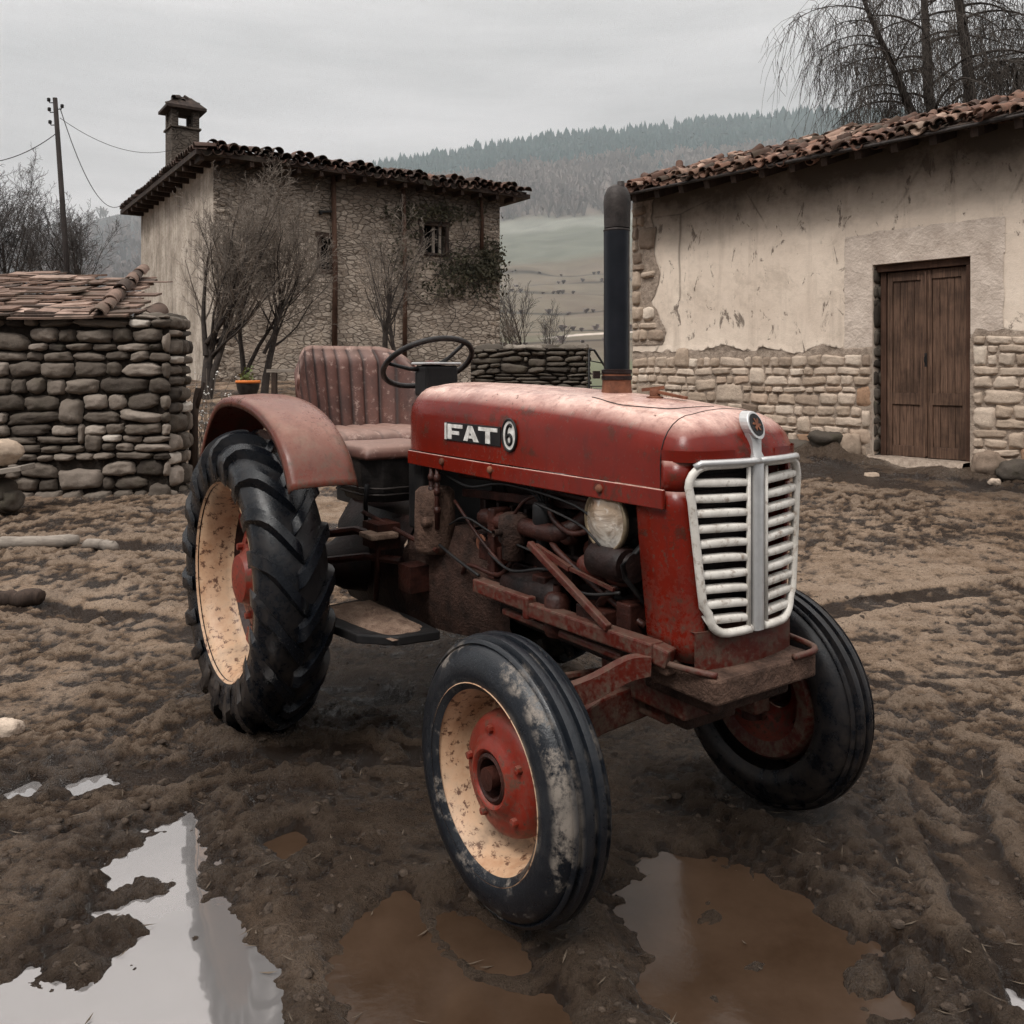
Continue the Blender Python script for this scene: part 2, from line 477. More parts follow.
t.set(color=c, rough=.93, spec=.2, normal=t.bump(t.math('SUBTRACT', t.math('ADD', n2, t.math('MULTIPLY', n3, .3)), t.math('MULTIPLY', pits, .8)), .45, .02)); MAT['plaster'] = t.m
MAT['cement'] = simple('grey_cement_render', (.40, .325, .27), (.60, .505, .43), 4, .92, 0, .7, .02)


def tile_mat(name, stops):
    t = NT(name)
    n1 = t.noise(7, 6, .7); n2 = t.noise(1.6, 5, .65)
    c = t.ramp(t.attr('tone'), *stops)
    c = t.mix(t.math('MULTIPLY', t.ramp(n1, (.46, 0.), (.62, 1.)), .6), c, (.085, .058, .045))
    c = t.mix(t.math('MULTIPLY', t.ramp(n2, (.5, 0.), (.66, 1.)), .55), c, (.055, .05, .035))
    t.set(color=c, rough=.9, spec=.25, normal=t.bump(n1, .6, .015))
    return t.m


MAT['tile'] = tile_mat('weathered_clay_tile', [(0., (.032, .019, .014)), (.4, (.095, .047, .032)), (.75, (.20, .105, .072)), (1., (.38, .26, .20))])
MAT['tile_dark'] = tile_mat('blackened_clay_tile', [(0., (.028, .02, .017)), (.6, (.075, .045, .036)), (1., (.17, .085, .062))])
MAT['tile_shed'] = tile_mat('pale_old_tile', [(0., (.045, .030, .023)), (.45, (.175, .112, .085)), (1., (.40, .285, .23))])


def wood(name, c0, c1, sc=(30, 30, 1.6), rough=.7, bump=.5):
    t = NT(name)
    g = t.noise(1.6, 7, .7, vec=t.obj(scale=sc), dist=.4); n2 = t.noise(2.3, 5, .6)
    c = t.mix(t.ramp(g, (.30, 0.), (.70, 1.)), c0, c1)
    c = t.mix(t.math('MULTIPLY', t.ramp(n2, (.42, 0.), (.68, 1.)), .7), c, tuple(x * .5 for x in c0))
    t.set(color=c, rough=rough, spec=.2, normal=t.bump(g, bump, .006))
    return t.m


MAT['door'] = wood('worn_brown_door', (.026, .014, .009), (.185, .108, .073))
MAT['old_wood'] = wood('dark_old_timber', (.022, .015, .012), (.075, .05, .038), rough=.85)
MAT['brown_post'] = wood('brown_timber', (.040, .020, .013), (.10, .054, .036), rough=.85)
MAT['grey_wood'] = wood('weathered_grey_wood', (.15, .125, .105), (.34, .295, .25), sc=(1.6, 30, 30), rough=.85)
MAT['pole_wood'] = wood('tarred_pole', (.018, .014, .013), (.05, .04, .036), rough=.85)
MAT['bark'] = simple('bare_bark', (.022, .018, .016), (.06, .048, .041), 10, .9, 0, .6, .01)
MAT['twig'] = simple('bare_twig', (.095, .078, .065), (.20, .166, .138), 3, .9, 0, 0)
MAT['twig_far'] = simple('far_twig', (.055, .05, .048), (.095, .085, .08), 3, .9, 0, 0)
MAT['twig_dark'] = simple('willow_twig', (.035, .029, .025), (.075, .062, .052), 3, .9, 0, 0)
MAT['ivy'] = simple('dry_ivy', (.016, .016, .010), (.055, .048, .028), 3, .85, 0, .2)
MAT['hole'] = simple('dark_interior', (.003, .003, .003), (.008, .007, .006), 3, .9, 0, .1)
MAT['orange'] = simple('orange_glazed_rim', (.50, .13, .028), (.62, .20, .045), 8, .45)
MAT['wire'] = simple('wire_black', (.012, .012, .013), (.03, .03, .03), 3, .6)
MAT['leafgreen'] = simple('small_leaf', (.05, .075, .02), (.12, .14, .04), 9, .6)
MAT['conifer'] = simple('conifer_needles', (.010, .026, .027), (.026, .056, .056), .05, .9, 0, 0)
MAT['copse'] = simple('bare_woodland', (.115, .090, .083), (.22, .18, .168), .03, .9, 0, 0)

# ------------------------------------------------------------------ terrain heights
def poly_sdf(X, Y, P):
    """signed distance to polygon P (negative inside)"""
    d = np.full(X.shape, 1e9); inside = np.zeros(X.shape, bool)
    n = len(P)
    for i in range(n):
        ax, ay = P[i]; bx, by = P[(i + 1) % n]
        ex, ey = bx - ax, by - ay
        t = np.clip(((X - ax) * ex + (Y - ay) * ey) / (ex * ex + ey * ey + 1e-12), 0, 1)
        d = np.minimum(d, np.hypot(X - ax - t * ex, Y - ay - t * ey))
        c = ((ay <= Y) & (by > Y)) | ((by <= Y) & (ay > Y))
        xi = ax + (Y - ay) / (ey if abs(ey) > 1e-12 else 1e-12) * ex
        inside ^= c & (X < xi)
    return np.where(inside, -d, d)


WATER = -.030
PUDDLES = [   # outline (as seen from the photograph's spot), material, label
    ('clear', [(-30, 1010), (60, 952), (112, 893), (92, 872), (150, 838), (186, 818), (207, 868), (196, 900), (226, 935), (244, 962), (266, 1045), (-30, 1040)],
     'large pale puddle mirroring the grey sky at the near left of the yard'),
    ('mud', [(352, 985), (368, 930), (405, 898), (446, 915), (492, 945), (545, 972), (570, 1045), (350, 1045)], 'brown murky puddle in front of the near front wheel, beside the pale puddle'),
    ('mud', [(622, 905), (668, 858), (735, 868), (800, 905), (856, 955), (868, 1040), (700, 1040), (655, 985)], 'brown murky puddle below the front bumper between the two front wheels'),
    ('mud', [(268, 842), (296, 832), (306, 846), (286, 856)], 'small shallow brown puddle right of the tip of the pale puddle'),
    ('clear', [(72, 786), (98, 777), (106, 785), (84, 793)], 'small bright puddle on the mud left of the rear wheel, the rounder of the two'),
    ('clear', [(8, 796), (30, 784), (36, 788), (16, 800)], 'tiny bright puddle on the mud at the far left edge'),
    ('clear', [(876, 948), (884, 952), (900, 1000), (898, 1040), (884, 1040), (884, 990)], 'narrow bright strip of water along the right rim of the brown puddle'),
    ('clear', [(990, 1000), (1012, 990), (1040, 1005), (1040, 1018), (1005, 1016)], 'small pale puddle in the near right corner of the yard'),
]
PUD = [(k, [flat(u, v, WATER) for u, v in P], l) for k, P, l in PUDDLES]
ISLANDS = [(150, 890, .10), (122, 896, .10), (96, 940, .11), (128, 930, .07), (195, 938, .06), (70, 965, .09)]
WHEELS = [(-.0, -.53), (.0, .53), (-1.63, -.70), (-1.63, .70)]
TX, TY, TH = .427, 2.638, -.971
CT, ST = math.cos(TH), math.sin(TH)


def base_z(X, Y):
    z = np.interp(Y, [0, 4.4, 6.0, 8.6, 10, 13.5, 20, 30, 45, 62], [0, 0, .07, .22, .31, .34, .62, .85, .5, -.6])
    return z + .50 * sstep(9.5, 20, Y) * sstep(1.5, -3.5, X)


RUTS = [  # old wheel tracks: (x, y) along each, half width
    ([(-6, 5.6), (-3.2, 5.3), (-1.4, 4.6), (-.6, 3.9)], .16), ([(-6, 6.9), (-3, 6.7), (-.4, 6.0), (.75, 5.0)], .16),
    ([(9, 4.3), (5, 4.5), (2.6, 4.0), (1.5, 3.0), (1.25, 1.6)], .13), ([(9, 5.7), (5, 5.9), (2.2, 5.3), (1.0, 4.2)], .13), ([(-3, 2.2), (-1.4, 3.1), (-.2, 3.3)], .11)]


def rut_field(X, Y):
    d = np.full(X.shape, 9.); along = np.zeros(X.shape); wd = np.full(X.shape, .14)
    for P, w in RUTS:
        L = 0
        Q = smooth_path([(x, y, 0) for x, y in P], 6)
        for p, q in zip(Q[:-1], Q[1:]):
            ex, ey = q.x - p.x, q.y - p.y; l = math.hypot(ex, ey)
            t = np.clip(((X - p.x) * ex + (Y - p.y) * ey) / (l * l), 0, 1)
            dd = np.hypot(X - p.x - t * ex, Y - p.y - t * ey)
            sgn = np.sign((X - p.x) * ey - (Y - p.y) * ex)
            m = dd < np.abs(d)
            d = np.where(m, dd * sgn, d); along = np.where(m, L + t * l, along); wd = np.where(m, w, wd)
            L += l
    return d, along, wd


def churned(X, Y):
    return sstep(-.22, .22, fbm(X * .8, Y * .8, 4, 11) + .35 * fbm(X * 2.7, Y * 2.7, 3, 12))


def ground_z(X, Y, fine=True):
    X = np.asarray(X, float); Y = np.asarray(Y, float)
    z = base_z(X, Y)
    rough = churned(X, Y)
    near = 1 - sstep(6, 20, Y)
    d = .030 * fbm(X * .75, Y * .75, 3, 1) + .012 * fbm(X * 2.6, Y * 2.6, 4, 2)
    if fine:
        lump = np.maximum(0, fbm(X * 5.5, Y * 5.5, 4, 5) - .02)
        ridge = 1 - np.abs(fbm(X * 4.2, Y * 4.2, 4, 8)) * 2.2
        amp = 1 - .55 * sstep(3.0, 8.0, Y)
        d = d + amp * ((.012 + .050 * rough) * lump + (.004 + .022 * rough) * np.maximum(0, ridge - .40) + .014 * rough * np.abs(fbm(X * 9, Y * 9, 4, 17))) + (.008 + .020 * rough) * fbm(X * 14, Y * 14, 4, 6) + (.005 + .006 * rough) * fbm(X * 42, Y * 42, 3, 7)
        rd, ra, rw = rut_field(X, Y)
        q = np.abs(rd) / rw
        lug = .5 + .5 * np.sin((ra / .17 + np.abs(rd) / rw * .55) * 2 * math.pi)
        fade = sstep(-.35, .25, fbm(X * .7, Y * .7, 3, 14) + .1)
        d = d + fade * (-(.024 + .020 * lug) * (1 - sstep(.75, 1.05, q)) + .030 * np.exp(-((q - 1.3) / .25) ** 2) * (.6 + fbm(X * 6, Y * 6, 3, 15)))
    z = z + d * (.45 + .55 * near)
    edge = .10 * fbm(X * 4, Y * 4, 5, 21, .6)
    sb = np.full(X.shape, 9.); ss = np.full(X.shape, 9.)
    for k, P, l in PUD:
        xs = [p[0] for p in P]; ys = [p[1] for p in P]
        big = max(xs) - min(xs) > .4
        m = (X > min(xs) - .6) & (X < max(xs) + .6) & (Y > min(ys) - .6) & (Y < max(ys) + .6)
        if not m.any(): continue
        s = np.full(X.shape, 9.); s[m] = poly_sdf(X[m], Y[m], P)
        if big:
            sb = np.minimum(sb, s)
        else: ss = np.minimum(ss, s)
    near_p = (sb < 8) | (ss < 8)
    for iu, iv, ir in ISLANDS:
        ix, iy = flat(iu, iv, WATER)
        sb = np.maximum(sb, ir - np.hypot((X - ix) * .8, Y - iy) * (1 if ir > .1 else 1.3))
    sb = sb + edge * .75; ss = ss + edge * .12
    floor_ = WATER - .030 + d * .9
    z = np.where(near_p, np.maximum(z, WATER + .012), z)
    for s, w0, w1 in ((sb, .14, -.05), (ss, .07, -.02)):
        w = sstep(w0, w1, s)
        z = z * (1 - w) + np.minimum(z, floor_) * w
    # the tyres have pressed into the mud
    for wx, wy in WHEELS:
        cx, cy = TX + CT * wx - ST * wy, TY + ST * wx + CT * wy
        lx = (X - cx) * CT + (Y - cy) * ST; ly = -(X - cx) * ST + (Y - cy) * CT
        q = np.exp(-(lx / .22) ** 2 - (ly / .15) ** 4)
        z = z * (1 - q) + np.minimum(z, -.004) * q
        rimq = np.exp(-((np.hypot(lx / 1.3, ly) - .2) / .05) ** 2)
        z = z + .032 * rimq
    # dark spoil heaped along the foot of the cottage wall
    a = (X - 1.83) * .656 + (Y - 13.5) * -.755; b = (X - 1.83) * .755 + (Y - 13.5) * .656
    z = z + .22 * np.exp(-((b + .35) / .5) ** 2) * sstep(-.5, 1, a) * (.60 + 1.1 * fbm(X * 2.2, Y * 2.2, 5, 31)) * (1 - .75 * np.exp(-((a - 4.45) / .6) ** 2))
    return z


def gz(x, y, fine=False):
    return float(ground_z(np.array([x]), np.array([y]), fine)[0])


def sheet(name, X, Y, Z, mat, colors=None, tone=None, churn=None, relief=None):
    n, m = X.shape
    me = bpy.data.meshes.new(name)
    me.vertices.add(n * m)
    me.vertices.foreach_set('co', np.stack([X, Y, Z], -1).astype(np.float32).ravel())
    i = np.arange(n * m).reshape(n, m)
    q = np.stack([i[:-1, :-1], i[:-1, 1:], i[1:, 1:], i[1:, :-1]], -1).reshape(-1, 4)
    me.loops.add(q.size); me.loops.foreach_set('vertex_index', q.ravel().astype(np.int32))
    me.polygons.add(len(q)); me.polygons.foreach_set('loop_start', np.arange(0, q.size, 4, dtype=np.int32))
    me.update(calc_edges=True)
    me.polygons.foreach_set('use_smooth', [True] * len(q))
    if colors is not None:
        a = me.color_attributes.new('Col', 'FLOAT_COLOR', 'POINT')
        a.data.foreach_set('color', np.concatenate([colors, np.ones(colors.shape[:2] + (1,))], -1).astype(np.float32).ravel())
    if tone is not None:
        a = me.attributes.new('tone', 'FLOAT', 'POINT'); a.data.foreach_set('value', tone.astype(np.float32).ravel())
    if churn is not None:
        a = me.attributes.new('churn', 'FLOAT', 'POINT'); a.data.foreach_set('value', churn.astype(np.float32).ravel())
    if relief is not None:
        a = me.attributes.new('relief', 'FLOAT', 'POINT'); a.data.foreach_set('value', relief.astype(np.float32).ravel())
    me.materials.append(mat)
    o = bpy.data.objects.new(name, me); col.objects.link(o)
    return o


# mud
t = NT('wet_mud')
n0 = t.noise(.55, 5, .6); n1 = t.noise(2.6, 7, .68); n2 = t.noise(12, 9, .76); n3 = t.noise(60, 6, .74); n4 = t.noise(230, 3, .7)
ch = t.attr('churn'); wet = t.attr('tone')
rl = t.attr('relief')
rn = t.math('ADD', t.math('MULTIPLY', rl, .60), t.math('ADD', t.math('MULTIPLY', n2, .28), t.math('MULTIPLY', n3, .12)))
c = t.mix(t.ramp(n1, (.33, 0.), (.66, 1.)), (.180, .120, .081), (.345, .246, .174))
c = t.mix(t.math('MULTIPLY', t.ramp(n0, (.46, 0.), (.62, 1.)), .4), c, (.43, .32, .232))
c = t.mix(t.math('MULTIPLY', t.ramp(t.math('ADD', t.math('MULTIPLY', ch, .6), t.math('MULTIPLY', n2, .4)), (.40, 0.), (.62, 1.)), .62), c, (.075, .048, .032))
c = t.mix(t.ramp(rn, (.36, 1.), (.50, 0.)), c, t.mix(n2, (.016, .0105, .0075), (.055, .037, .027)))  # shade of the hollows painted into the colour, along with wetter mud
c = t.mix(t.math('MULTIPLY', t.ramp(rn, (.53, 0.), (.68, 1.)), .40), c, (.46, .35, .262))  # crests painted lighter to model the clods
sp = t.noise(30, 5, .7)
c = t.mix(t.math('MULTIPLY', t.ramp(sp, (.59, 0.), (.63, 1.)), .7), c, (.022, .015, .011))
c = t.mix(t.math('MULTIPLY', t.ramp(n3, (.38, 1.), (.47, 0.)), .5), c, (.03, .02, .015))
c = t.mix(t.math('MULTIPLY', t.ramp(n4, (.40, 1.), (.50, 0.)), .4), c, (.04, .028, .021))
c = t.mix(t.math('MULTIPLY', wet, .92), c, t.mix(.88, c, (.019, .0108, .0062)))  # darkens wet mud and carries the painted shade below the tractor
wetn = t.math('ADD', t.math('MULTIPLY', wet, .50), t.math('ADD', t.math('MULTIPLY', t.ramp(rn, (.38, 1.), (.50, 0.)), .45), t.ramp(n1, (.47, 0.), (.57, .45))), True)
rough_ = t.math('SUBTRACT', .85, t.math('MULTIPLY', wetn, .72))
h = t.math('ADD', t.math('MULTIPLY', n2, 1.0), t.math('ADD', t.math('MULTIPLY', n3, .5), t.math('MULTIPLY', n4, .16)))
t.set(color=c, rough=rough_, spec=t.math('ADD', .03, t.math('MULTIPLY', t.math('POWER', wetn, 2.0), .62)), normal=t.bump(h, 1.0, .045)); MAT['mud'] = t.m

t = NT('clear_puddle_water')
w1 = t.noise(5, 3, .5); w2 = t.noise(1.4, 4, .6)
scum = t.ramp(t.noise(9, 7, .75), (.66, 0.), (.72, 1.))
t.set(color=t.mix(scum, (.37, .35, .343), (.12, .085, .06)), metal=t.math('SUBTRACT', .70, t.math('MULTIPLY', scum, .6)), rough=t.math('ADD', .035, t.math('MULTIPLY', scum, .3)),
      normal=t.bump(t.math('ADD', w1, w2), .10, .010)); MAT['water'] = t.m
t = NT('muddy_puddle_water')
w1 = t.noise(4, 4, .6); w2 = t.noise(2.2, 6, .7); w3 = t.noise(30, 4, .6)
c = t.mix(t.ramp(w2, (.3, 0.), (.7, 1.)), (.030, .0172, .0100), (.058, .036, .0235))
c = t.mix(t.math('MULTIPLY', t.ramp(w3, (.66, 0.), (.72, 1.)), .5), c, (.04, .028, .02))
t.set(color=c, rough=.13, ior=1.33, spec=.32, normal=t.bump(t.math('ADD', w1, t.math('MULTIPLY', w3, .25)), .16, .014)); MAT['murk'] = t.m

rowsY = 1 / np.linspace(1 / .95, 1 / 9.0, 860)
rowsY = np.concatenate([rowsY, 1 / np.linspace(1 / 9.0, 1 / 62, 140)[1:]])
kk = np.linspace(-1.12, 1.12, 1200)
GY, GK = np.meshgrid(rowsY, kk, indexing='ij')
GX = (GY + 1.1) * GK
GZ = ground_z(GX, GY)
tone = np.zeros(GX.shape)
for k, P, l in PUD:
    tone = np.maximum(tone, 1 - sstep(.02, .38, poly_sdf(GX, GY, P) + .15 * fbm(GX * 5, GY * 5, 4, 44)))
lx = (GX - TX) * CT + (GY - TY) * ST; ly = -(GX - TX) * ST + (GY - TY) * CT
tone = np.maximum(tone, 1.0 * (1 - sstep(.85, 1.5, np.hypot((lx + .8) / 1.6, ly) + .3 * fbm(GX * 2, GY * 2, 4, 45))))  # tractor's ground shade painted in here, together with wet mud
a_ = (GX - 1.83) * .656 + (GY - 13.5) * -.755; b_ = (GX - 1.83) * .755 + (GY - 13.5) * .656
tone = np.maximum(tone, np.exp(-((b_ + .5) / .8) ** 2) * sstep(.0, 1.5, a_))
tone = np.maximum(tone, .8 * sstep(-.5, -2.6, GX + .2 * GY - .4 + fbm(GX, GY, 3, 9)) * (1 - sstep(2.6, 4.2, GY)))
rd_, ra_, rw_ = rut_field(GX, GY)
def blur(Z_, k):
    for ax in (0, 1):
        c_ = np.cumsum(np.concatenate([np.repeat(np.take(Z_, [0], ax), k + 1, ax), Z_, np.repeat(np.take(Z_, [-1], ax), k, ax)], ax), ax)
        Z_ = (np.take(c_, range(2 * k + 1, c_.shape[ax]), ax) - np.take(c_, range(0, c_.shape[ax] - 2 * k - 1), ax)) / (2 * k + 1)
    return Z_
DZ = GZ - base_z(GX, GY)
RL = np.clip(.5 + (DZ - blur(DZ, 16)) / .030 * .5 + (DZ - blur(DZ, 4)) / .016 * .35, 0, 1)  # height against its surroundings; drives the painted clod shading
CH = churned(GX, GY)
CH = np.clip(np.maximum(CH, .45 * (1 - sstep(.7, 1.3, np.abs(rd_) / rw_))) + .25 * fbm(GX * 6, GY * 6, 3, 16), 0, 1)
tone = np.maximum(tone, .72 * (1 - sstep(2.3, 4.2, GY + .9 * fbm(GX * 1.3, GY * 1.3, 4, 46))))
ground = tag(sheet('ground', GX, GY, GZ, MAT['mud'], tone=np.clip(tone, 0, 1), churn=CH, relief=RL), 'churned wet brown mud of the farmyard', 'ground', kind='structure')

for ip, (k, P, l) in enumerate(PUD):
    big = max(p[0] for p in P) - min(p[0] for p in P) > .4
    grow = .11 if big else .05
    pts = smooth_path([(x, y, 0) for x, y in P], 4, closed=True)
    area = sum(p.x * n_.y - n_.x * p.y for p, n_ in zip(pts, pts[1:] + pts[:1]))
    out = []
    for i in range(len(pts)):
        e_ = pts[(i + 1) % len(pts)] - pts[i - 1]
        n_ = Vector((e_.y, -e_.x, 0)).normalized() * (1 if area > 0 else -1)
        out.append(Vector((pts[i].x + n_.x * grow, pts[i].y + n_.y * grow, WATER - .0011 * ip)))
    m = MB()
    ids = [m.vert(p) for p in out]
    for tri in geometry.tessellate_polygon([out]): m.f.append([ids[k_] for k_ in tri])
    tag(m.build('puddle', MAT['water' if k == 'clear' else 'murk']), l, 'puddle', 'puddles in the mud', kind='structure')

# ------------------------------------------------------------------ hills
CREST_U = [-400, 40, 100, 140, 250, 390, 450, 500, 600, 700, 800, 850, 1000, 1400]
CREST_V = [262, 236, 220, 212, 190, 166, 156, 146, 133, 121, 112, 114, 124, 150]
PR_R = [52, 60, 70, 100, 140, 200, 260, 340, 420]
PR_T = [-.060, -.012, .016, .055, .095, .150, .196, .254, .300]


def hill_z(X, Y):
    r = np.maximum(Y, 1)
    u = 512 + F * X / r
    tc_ = (HOR - np.interp(u, CREST_U, CREST_V)) / F / .300
    T = np.interp(r, PR_R, PR_T) * np.where(np.interp(r, PR_R, PR_T) > 0, tc_, 1)
    z = CAMH + T * np.minimum(r, 420)
    z = np.where(r > 420, z - (r - 420) * .05, z)
    k = sstep(60, 160, r)
    return z + k * (3.2 * fbm(X / 60, Y / 60, 4, 51) + 1.0 * fbm(X / 14, Y / 14, 3, 52))


hy = np.concatenate([np.linspace(52, 120, 90), np.linspace(121, 440, 260), np.linspace(450, 900, 12)])
hk = np.linspace(-1.0, 1.0, 420)
HY, HK = np.meshgrid(hy, hk, indexing='ij'); HX = HY * HK
HZ = hill_z(HX, HY)
wob = 14 * fbm(HX / 40, HY / 40, 4, 61)
rr_ = HY + wob
def lay(c, col_, w): return c * (1 - w[..., None]) + np.array(col_) * w[..., None]
hc = np.zeros(HX.shape + (3,)) + np.array([.175, .15, .115])
hc = lay(hc, (.15, .12, .097), sstep(-.1, .4, fbm(HX / 9, HY / 9, 5, 62)) * .7)
hc = lay(hc, (.15, .16, .105), sstep(.0, .3, fbm(HX / 22, HY / 12, 3, 63)) * sstep(110, 70, HY))
hc = lay(hc, (.155, .165, .135), sstep(185, 200, rr_) * (1 - sstep(258, 272, rr_)))
hc = lay(hc, (.26, .27, .24), sstep(236, 246, rr_) * (1 - sstep(258, 268, rr_)) * .8)
hc = lay(hc, (.20, .165, .15), sstep(258, 275, rr_))
hc = lay(hc, (.03, .055, .055), sstep(338, 350, rr_))
left = sstep(-.30, -.38, HX / HY)
hc = lay(hc, (.060, .056, .056), left * sstep(70, 90, HY))
for q, (r0, sl, w_) in enumerate(((84, .10, .8), (98, -.06, .7), (116, .12, 1.0), (137, -.10, 1.0), (158, .16, 1.2), (176, -.03, 1.2))):   # hedge banks and terraces
    dd = np.abs(HY - r0 - sl * HX * 1.2 - 3 * fbm(HX / 25, HY * 0 + q, 3, 70 + q))
    hc = lay(hc, (.05, .042, .036), (1 - sstep(w_ * .5, w_ * 1.6, dd)) * .8 * (1 - left))
dd = np.abs(HY - 92 - .5 * (HX - 6) + 2 * fbm(HX / 15, HY * 0, 3, 77))
hc = lay(hc, (.55, .50, .45), (1 - sstep(.7, 1.2, dd)) * sstep(2, 5, HX) * (1 - sstep(26, 30, HX)))
hc *= (1 + .25 * fbm(HX / 5, HY / 5, 4, 66))[..., None]
t = NT('hillside_cover')
a = t.n.new('ShaderNodeVertexColor'); a.layer_name = 'Col'
n1 = t.noise(.25, 6, .7)
t.set(color=t.mix(.35, a.outputs[0], t.mix(n1, (.05, .042, .035), (.22, .20, .165)), 'OVERLAY'), rough=.95, spec=.1); MAT['hill'] = t.m
tag(sheet('hill', HX, HY, HZ, MAT['hill'], colors=np.clip(hc, 0, 1)), 'misty wooded hillside with bare fields and terraces behind the farm', 'hill', kind='structure')


def hz1(x, y): return float(hill_z(np.array([x]), np.array([y]))[0])


# conifer wood along the crest, and the bare woodland below it
def conifer(m, x, y, z, h, w):
    for a, b, k in ((.08, .62, 1.0), (.38, 1.0, .68)):
        n = 6; ph = rng.random() * 6
        ring = [m.vert((x + w * k * math.cos(ph + 6.283 * j / n) * rng.uniform(.75, 1.2), y + w * k * math.sin(ph + 6.283 * j / n) * rng.uniform(.75, 1.2), z + h * (a + rng.uniform(-.05, .05)))) for j in range(n)]
        top = m.vert((x + rng.uniform(-.1, .1) * w, y, z + h * b))
        for j in range(n): m.f.append([ring[j], ring[(j + 1) % n], top])


def bare_far(m, x, y, z, h, w):
    for q in range(16):
        a = rng.uniform(0, 6.283); e = rng.uniform(.25, 1.0)
        bx, by, bz = x + rng.uniform(-.1, .1) * w, y, z + h * rng.uniform(0, .45)
        tx, ty, tz = x + math.cos(a) * w * e * .5, y + math.sin(a) * w * e * .5, z + h * rng.uniform(.55, 1.0)
        k = .05 + .035 * h / 6
        i = [m.vert((bx - k, by, bz)), m.vert((bx + k, by, bz)), m.vert((tx + k * 3, ty, tz)), m.vert((tx - k * 3, ty, tz))]
        m.f.append(i)


m = MB()
r2 = random.Random(3)
for i in range(3300):
    y = r2.uniform(330, 433) if i % 8 else r2.uniform(418, 432)
    x = r2.uniform(-.24, .66) * y
    if y + 14 * float(fbm(np.array([x / 40]), np.array([y / 40]), 4, 61)[0]) < 338: continue
    h = r2.choice((r2.uniform(2.5, 5), r2.uniform(4, 6.5), r2.uniform(4, 6.5), r2.uniform(5.5, 8.2)))
    conifer(m, x, y, hz1(x, y) - .3, h * .8, h * r2.uniform(.15, .36))
for i in range(70):      # a darker stand lower on the slope
    x, y = r2.gauss(112, 7), r2.gauss(318, 6); h = r2.uniform(5, 8)
    conifer(m, x, y, hz1(x, y) - .3, h, h * .26)
tag(m.build('conifer_forest', MAT['conifer']), 'dark conifer wood along the crest of the hill', 'forest', kind='stuff')
m = MB()
for i in range(2600):
    y = r2.uniform(258, 345); x = r2.uniform(-.24, .64) * y
    if y + 14 * float(fbm(np.array([x / 40]), np.array([y / 40]), 4, 61)[0]) < 262: continue
    h = r2.uniform(4, 7.5); bare_far(m, x, y, hz1(x, y) - .3, h, h * .8)
for i in range(900):
    y = r2.uniform(150, 425); x = r2.uniform(-.78, -.40) * y
    h = r2.uniform(4, 7); bare_far(m, x, y, hz1(x, y) - .3, h, h * .8)
for i in range(230):     # hedgerow scrub on the lower slope
    y = r2.choice((84, 98, 116, 137, 158, 176)) + r2.gauss(0, .5); x = r2.uniform(-.05, .6) * y
    sl = {84: .10, 98: -.06, 116: .12, 137: -.10, 158: .16, 176: -.03}
    y += sl[min(sl, key=lambda k_: abs(k_ - y))] * x * 1.2
    h = r2.uniform(.3, .9); bare_far(m, x, y, hz1(x, y) - .1, h, h * 1.1)
tag(m.build('bare_woodland', MAT['copse']), 'leafless grey brown woodland and scrub on the misty slope', 'woodland', kind='stuff')

# mist lying over the valley
m = MB(); m.box((-700, 48, -30), (800, 560, 330))
t = NT('mist_volume'); t.n.remove(t.b)
vs = t.n.new('ShaderNodeVolumeScatter'); vs.inputs['Density'].default_value = .0011; vs.inputs['Color'].default_value = (.82, .94, 1, 1)
t.t.links.new(vs.outputs[0], t.out.inputs['Volume'])
mist = tag(m.build('mist', t.m), 'pale mist hanging over the valley and hill', 'mist', kind='stuff')

# ------------------------------------------------------------------ light, sky, camera
world = bpy.data.worlds.new('World'); scene.world = world; world.use_nodes = True
wn, wl = world.node_tree.nodes, world.node_tree.links
wn.clear()
wo = wn.new('ShaderNodeOutputWorld'); bg = wn.new('ShaderNodeBackground')
sky = wn.new('ShaderNodeTexSky'); sky.sky_type = 'NISHITA'; sky.sun_disc = False
SUN_EL, SUN_AZ = 54, 214          # degrees above the horizon; clockwise from +Y
sky.sun_elevation = R(SUN_EL); sky.sun_rotation = R(SUN_AZ); sky.air_density = 1; sky.dust_density = 3
bw = wn.new('ShaderNodeRGBToBW'); wl.new(sky.outputs[0], bw.inputs[0])
tcw = wn.new('ShaderNodeTexCoord'); sx = wn.new('ShaderNodeSeparateXYZ'); wl.new(tcw.outputs['Generated'], sx.inputs[0])
rp = wn.new('ShaderNodeValToRGB')
SKY = ((0., (3.95, 3.95, 4.02)), (.28, (3.4, 3.43, 3.56)), (.40, (3.75, 3.77, 3.86)), (.62, (11.5, 11.3, 11.1)), (1., (15.5, 15.2, 14.9)))
while len(rp.color_ramp.elements) < len(SKY): rp.color_ramp.elements.new(.99)
for k_, (p, c_) in enumerate(SKY):
    rp.color_ramp.elements[k_].position = p; rp.color_ramp.elements[k_].color = (*c_, 1)
wl.new(sx.outputs[2], rp.inputs[0])
cn = wn.new('ShaderNodeTexNoise'); cn.inputs['Scale'].default_value = 1.7; cn.inputs['Detail'].default_value = 6; cn.inputs['Roughness'].default_value = .55
mpw = wn.new('ShaderNodeMapping'); mpw.inputs['Scale'].default_value = (1, 1, 6.5); wl.new(tcw.outputs['Generated'], mpw.inputs[0]); wl.new(mpw.outputs[0], cn.inputs['Vector'])
cr = wn.new('ShaderNodeMapRange'); cr.inputs[1].default_value = .3; cr.inputs[2].default_value = .7; cr.inputs[3].default_value = .64; cr.inputs[4].default_value = 1.30
wl.new(cn.outputs['Fac'], cr.inputs[0])
